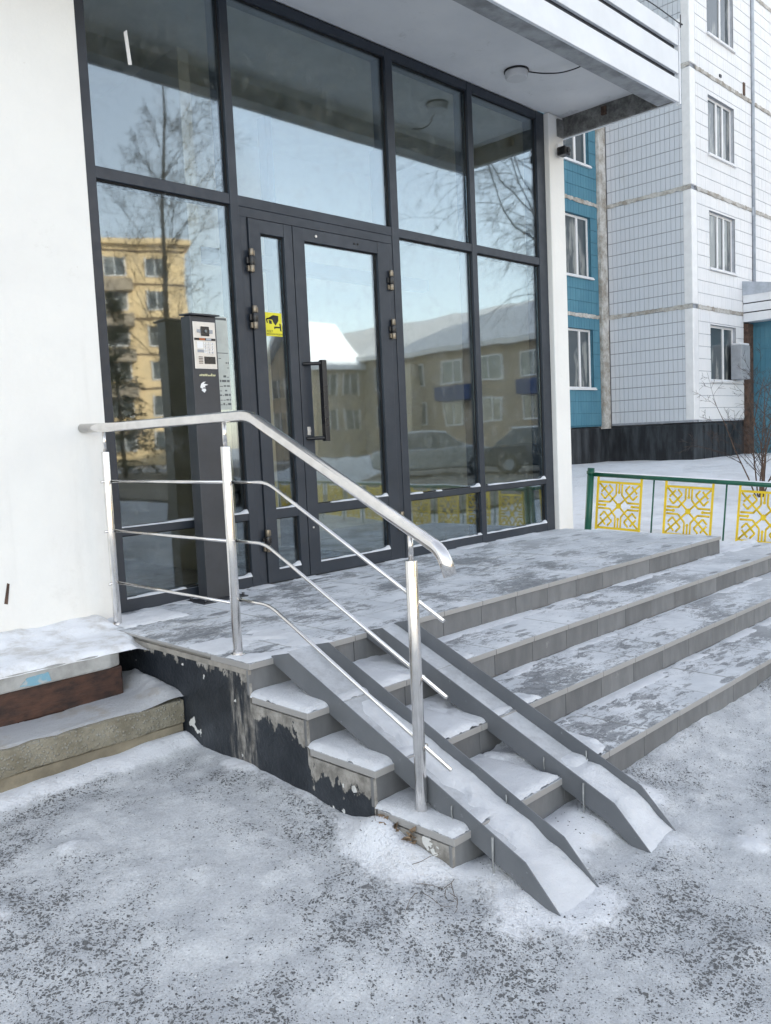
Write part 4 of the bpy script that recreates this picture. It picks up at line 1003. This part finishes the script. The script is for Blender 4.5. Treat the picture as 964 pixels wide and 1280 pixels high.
# side entrance block with blue tiles and small canopy
se = empty('side_porch', (21.5, 3.6, 0), 'blue tiled porch block with a small striped canopy at the right edge', 'porch')
box('porch_wall', M_btile, se, 20.62, 26, 1.2, BY - .001, -.5, 3.36); box('rusty_corner', M_rust, se, 20.26, 20.61, BY - .10, BY + .03, -.2, 3.3)
tf = MB()
for i in range(30):
    y = 1.25 + i * .117
    for r in range(11): tf.box(20.598, 20.619, y, y + .112, .1 + r * .285, .1 + r * .285 + .275)
t_ = tf.build('tile_field', M_btile, se); t_['kind'] = 'stuff'
for i, (z0, z1) in enumerate(((3.34, 3.55), (3.58, 3.78), (3.81, 4.02))): box('canopy_board', M_fascia, se, 20.17 - .0, 27, .9, BY - .02, z0, z1)
box('canopy_core', M_gap, se, 20.20, 26.9, .95, BY - .02, 3.36, 3.99); box('canopy_snow', M_snow_dirty, se, 20.22, 26.9, .95, BY - .02, 4.021, 4.09, bevel=.03)
MB().prism([(BY - .01, 4.0), (BY - .01, 4.36), (3.4, 4.1), (3.4, 4.0)], 'x', 20.16, 20.19).build('canopy_flashing', M_drain, se)

# ------------------------------------------------------------ trees
def tree(name, loc, h, r0, label, cat, seed, style, mat, grp=None, tw=M_twig, dens=1.0, fork=1):
    rs = random.Random(seed); root = empty(name, loc, label, cat, grp); root.location = loc
    tr = MB(); br = MB(); base = Vector(loc)
    def limb(p, d, L, r, depth, mb):
        n = max(3, int(L / (.35 if depth < 2 else .22))); pts = [p.copy()]; q = p.copy(); dd = d.copy()
        for i in range(n):
            dd = dd + Vector((rs.uniform(-1, 1), rs.uniform(-1, 1), rs.uniform(-1, 1))) * (.06 if depth == 0 else .16)
            if style == 'up': dd.z += .05 if depth else .02
            elif style == 'droop' and depth >= 2: dd.z -= .14
            elif style == 'droop' and depth == 1: dd.z += .02
            dd.normalize(); q = q + dd * (L / n); pts.append(q.copy())
        mb.tube(pts, r, 7 if depth == 0 else (5 if depth == 1 else 3), caps=False, r2=max(r * (.25 if depth else .15), .003 if style == 'droop' else .0015))
        if depth >= 4 - (0 if dens > .7 else 1): return
        cnt = {0: int(26 * dens), 1: int(9 * dens), 2: int(6 * dens), 3: 4}[depth]
        for k in range(cnt):
            t = rs.uniform(.2 if depth == 0 else .15, 1.0); idx = min(int(t * n), n - 1); pp_ = pts[idx].lerp(pts[idx + 1], t * n - idx)
            a = rs.uniform(0, 2 * math.pi); dv = (pts[idx + 1] - pts[idx]).normalized()
            o1 = dv.orthogonal().normalized(); o2 = dv.cross(o1); side = o1 * math.cos(a) + o2 * math.sin(a)
            ang = {'up': .55, 'droop': .8, 'bush': .5}[style] if depth == 0 else .75
            nd = (dv * math.cos(ang) + side * math.sin(ang)).normalized()
            LL = L * ({0: .30 if style == 'up' else .46, 1: .5, 2: .5, 3: .5}[depth]) * (1.15 - .75 * t if depth == 0 else 1 - .4 * t) * rs.uniform(.7, 1.2)
            rr = max(.0034 if style == 'droop' else .0022, r * ((.17 if style == 'up' else .22) if depth == 0 else .5) * (1.05 - .6 * t))
            limb(pp_, nd, LL, rr, depth + 1, br)
    for f in range(fork):
        d = Vector((rs.uniform(-.3, .3), rs.uniform(-.3, .3), 1)) if fork > 1 else Vector((rs.uniform(-.04, .04), rs.uniform(-.04, .04), 1))
        limb(base + Vector((rs.uniform(-.04, .04), rs.uniform(-.04, .04), -.1)) * (fork > 1), d.normalized(), h * rs.uniform(.75, 1) if fork > 1 else h, r0, 0 if fork == 1 else 1, tr)
    tr.build('trunk', mat, root)
    if br.f: br.build('branches', tw, root)
    return root
tree('bare_bush', (10.2, .62, -.25), 1.9, .012, 'thin leafless shrub with many upright stems at the right edge of the yard', 'shrub', 11, 'bush', simple('shrub_twig', (.10, .06, .04), .8, var=.3), fork=8, dens=.8)
tree('young_tree', (6.2, -9.4, -.5), 8.4, .075, 'slender leafless tree standing in front of the yellow block in the reflection', 'tree', 5, 'up', M_bark)
tree('birch_tree', (14.6, -6.3, -.5), 12.5, .13, 'leafless birch with drooping twigs close to the right in the reflection', 'tree', 8, 'droop', M_birch)
tree('birch_tree', (20.5, -8.2, -.5), 13.5, .16, 'leafless birch farther off behind the near one in the reflection', 'tree', 18, 'droop', M_birch)
def spruce(loc, h, label, seed):
    rs = random.Random(seed); root = empty('spruce_tree', loc, label, 'tree', 'spruces by the yellow block'); nd = MB(); b0 = Vector(loc)
    MB().tube([b0, b0 + Vector((0, 0, h))], .12, 8, r2=.02).build('trunk', M_bark, root)
    for k in range(int(150 * h / 8)):
        t = rs.uniform(.05, 1); a = rs.uniform(0, 6.28); z = h * t; L = (1 - t) * h * .24 + .15; d = Vector((math.cos(a), math.sin(a), -.25)); s_ = Vector((-d.y, d.x, 0))
        p = b0 + Vector((0, 0, z))
        for j in range(34):
            q = p + d * L * rs.uniform(.2, 1) + s_ * rs.uniform(-.22, .22) * L + Vector((0, 0, rs.uniform(-.1, .1))); e1 = Vector((rs.uniform(-1, 1), rs.uniform(-1, 1), rs.uniform(-.8, .2))) * .24; e2 = Vector((rs.uniform(-1, 1), rs.uniform(-1, 1), rs.uniform(-.5, .5))) * .12
            nd.add([q, q + e1, q + e1 * .6 + e2], [(0, 1, 2)])
    nd.build('crown', M_needle, root)
spruce((18, -33, -.5), 8.8, 'tall dark spruce left of the other spruces in front of the yellow block', 1); spruce((20.5, -31, -.5), 6.2, 'shorter dark spruce right of the tall one by the yellow block', 2); spruce((15.5, -34, -.5), 7, 'short dark spruce leftmost of the row before the yellow block', 3)

# ------------------------------------------------------------ buildings across the yard (reflected in the glass)
yb = empty('yellow_block', (28, -56, G), 'sunlit yellow five storey block behind the slender tree in the reflection', 'building')
ybx = Matrix.Rotation(math.radians(-28), 4, 'Z')
YBP = Vector((38.0, -58.0, G))
def rot_part(mb, nm, mat, parent, org, R_):
    me = mb.mesh(nm, mat); me.transform(Matrix.Translation(org - wl(parent)) @ R_); o = bpy.data.objects.new(nm, me); col.objects.link(o); o.parent = parent; return o
yb.location = YBP
Ry = Matrix.Rotation(math.radians(206), 4, 'Z')       # local +X runs along the facade, -Y faces us
rot_part(MB().box(0, 34, 0, 12, 0, 18.2), 'wall', M_ywall, yb, YBP, Ry); rot_part(MB().box(-.4, 34.4, -.5, 12.5, 18.2, 18.6), 'roof', M_ywall, yb, YBP, Ry)
for fl_ in range(6):
    for c_ in range(10):
        x = 1.6 + c_ * 3.3; z = 1.4 + fl_ * 2.85
        o = rot_part(MB().box(x, x + 1.5, -.06, .1, z, z + 1.5), 'window', M_farglass, yb, YBP, Ry)
        rot_part(MB().box(x - .1, x, -.1, .1, z - .1, z + 1.6).box(x + 1.5, x + 1.6, -.1, .1, z - .1, z + 1.6).box(x + .7, x + .78, -.1, .1, z, z + 1.5).box(x, x + 1.5, -.1, .1, z - .1, z), 'window_frame', M_pvc, o, YBP, Ry)
    if fl_ > 0: rot_part(MB().box(4.4, 7.6, -1.0, -.05, .9 + fl_ * 2.85 - .9, .9 + fl_ * 2.85 + .1), 'balcony', M_gwall, yb, YBP, Ry)
for fl_ in range(1, 7): rot_part(MB().box(0, 34, -.03, .05, fl_ * 2.85 + .55, fl_ * 2.85 + .72), 'storey_band', M_rust, yb, YBP, Ry)

hb = empty('snowy_roof_house', (45, -34, G), 'two storey grey house with a thick snow covered roof across the yard in the reflection', 'house')
HX, HY0, HY1 = 45, -52, -8
MB().box(HX, HX + 12, HY0, HY1, G, 6.9).build('wall', M_gwall, hb)
MB().prism([(HX - .7, 6.75), (HX + 6, 10.0), (HX + 12.7, 6.75), (HX + 12.7, 6.95), (HX + 6, 10.45), (HX - .7, 7.1)], 'y', HY0 - .8, HY1 + .8).build('roof', snow_mat('roof_snow', (.80, .78, .76)), hb)
for z in (1.7, 4.6):
    for i in range(12):
        y = HY0 + 2 + i * 3.5
        o = box('window', M_farglass, hb, HX - .05, HX + .1, y, y + 1.6, z, z + 1.5)
        MB().box(HX - .08, HX + .1, y - .1, y, z - .1, z + 1.6).box(HX - .08, HX + .1, y + 1.6, y + 1.7, z - .1, z + 1.6).box(HX - .08, HX + .1, y + .76, y + .84, z, z + 1.5).box(HX - .08, HX + .1, y, y + 1.6, z + 1.5, z + 1.6).box(HX - .08, HX + .1, y, y + 1.6, z - .1, z).build('window_frame', M_pvc, o)
for y in (-36, -29): box('balcony', M_balc, hb, HX - 1.0, HX - .001, y, y + 3, 3.3, 4.3)
box('porch', simple('sunlit_plaster', (.58, .50, .38), .8), hb, HX - 1.2, HX - .001, -40.5, -38.3, G, 6.2)
box('chimney', M_gwall, hb, HX + 4.5, HX + 7.5, -24, -21.5, 9, 13.5)
h2 = empty('gabled_wing', (41, -47, G), 'gabled grey wing standing before the left end of the snowy roofed house in the reflection', 'house')
MB().box(40, 44.98, -50.5, -44.5, G, 6.3).build('wall', M_gwall, h2)
MB().prism([(-51, 6.1), (-47.5, 9.6), (-44, 6.1), (-44, 6.45), (-47.5, 10.1), (-51, 6.45)], 'x', 39.4, 44.9).build('roof', M_snow, h2)
MB().prism([(-50.4, 6.31), (-47.5, 9.3), (-44.6, 6.31)], 'x', 40, 40.2).build('gable', M_gwall, h2)
for y in (-49.6, -47.0):
    for z in (1.6, 4.3):
        o = box('window', M_farglass, h2, 39.95, 40.05, y, y + 1.5, z, z + 1.5); MB().box(39.9, 40.04, y + .72, y + .8, z, z + 1.5).box(39.9, 40.04, y - .1, y, z - .1, z + 1.6).box(39.9, 40.04, y + 1.5, y + 1.6, z - .1, z + 1.6).build('window_frame', M_pvc, o)
for x in (40.6, 42.8):
    for z in (1.6, 4.3):
        o = box('window', M_farglass, h2, x, x + 1.4, -44.55, -44.45, z, z + 1.5); MB().box(x + .66, x + .74, -44.46, -44.40, z, z + 1.5).box(x - .1, x, -44.46, -44.40, z - .1, z + 1.6).box(x + 1.4, x + 1.5, -44.46, -44.40, z - .1, z + 1.6).build('window_frame', M_pvc, o)

# ------------------------------------------------------------ parked cars in the yard
def car(loc, rz, mat, label):
    root = empty('parked_car', loc, label, 'car', 'cars parked across the yard'); R_ = Matrix.Rotation(rz, 4, 'Z'); O = Vector(loc)
    def put(mb, nm, m, par=root, bevel=0):
        me = mb.mesh(nm, m); me.transform(R_); o = bpy.data.objects.new(nm, me); col.objects.link(o); o.parent = par
        if par is not root: o.location = (0, 0, 0)
        if bevel: md = o.modifiers.new('b', 'BEVEL'); md.width = bevel; md.segments = 3; md.limit_method = 'ANGLE'
        return o
    body = [(-2.15, .35), (-2.2, .62), (-2.1, .86), (-1.3, .94), (1.0, .97), (1.95, .86), (2.15, .6), (2.15, .32), (1.85, .25), (-1.85, .25)]
    put(MB().prism(body, 'y', -.86, .86), 'body', mat, bevel=.07)
    cab = [(-1.75, .93), (-1.25, 1.42), (.25, 1.46), (1.05, .95)]
    cm = MB(); cm.add([(p[0], -.78 if p[1] < 1 else -.62, p[1]) for p in cab] + [(p[0], .78 if p[1] < 1 else .62, p[1]) for p in cab], [(0, 1, 2, 3), (7, 6, 5, 4), (0, 4, 5, 1), (1, 5, 6, 2), (2, 6, 7, 3)])
    put(cm, 'windows', M_farglass, bevel=.03)
    put(MB().box(-1.25, .25, -.6, .6, 1.43, 1.50), 'roof', M_snow, bevel=.03)
    for x in (-1.35, 1.32):
        for y in (-.80, .80):
            wv = put(MB().cyl((x, y - .1, .31), (x, y + .1, .31), .31, 20), 'wheel', M_tyre); put(MB().cyl((x, y - .11, .31), (x, y + .11, .31), .18, 12), 'rim', M_ac, wv)
    for y in (-.6, .6): put(MB().box(2.08, 2.17, y - .16, y + .16, .62, .76), 'headlight', M_white, bevel=.02); put(MB().box(-2.2, -2.12, y - .16, y + .16, .66, .82), 'tail_light', M_carb, bevel=.02)
    put(MB().box(-1.2, 1.0, -.866, -.855, .55, .58).box(-.15, -.12, -.866, -.855, .35, .95), 'door_line', M_gap)
    return root
car((19.5, -14.6, -.5), math.radians(52), M_cara, 'silver parked car beyond the ornamental fence in the reflection')
car((21.5, -11.4, -.5), math.radians(60), M_carc, 'dark blue parked car beyond the ornamental fence in the reflection')
rd = link('road', MB().add([(9.5, -40, G + .02), (44, -40, G + .02), (44, -3.2, G + .02), (9.5, -5.5, G + .02)], [(0, 1, 2, 3)]).mesh('road', None or simple('dirty_road', (.17, .15, .12), .8, var=.5, vs=.8, bump=.4, bs=6))); tag(rd, kind='structure')
# low snow banks across the yard
X, Y = np.meshgrid(np.linspace(9, 30, 90), np.linspace(-26, -6, 90)); a_ = (X - 9) * .6 + (Y + 16) * .8
Zb = G - .15 + .75 * np.exp(-((a_ - 3 - 1.5 * vn(X, Y, .3, 4, 2)) / 1.3) ** 2) * (.5 + .9 * vn(X, Y, .5, 6, 4))
bk = link('snow_bank', gridmesh('snow_bank', X, Y, Zb, M_snow_dirty)); tag(bk, 'ploughed snow bank along the far side of the yard in the reflection', 'snow', kind='stuff')
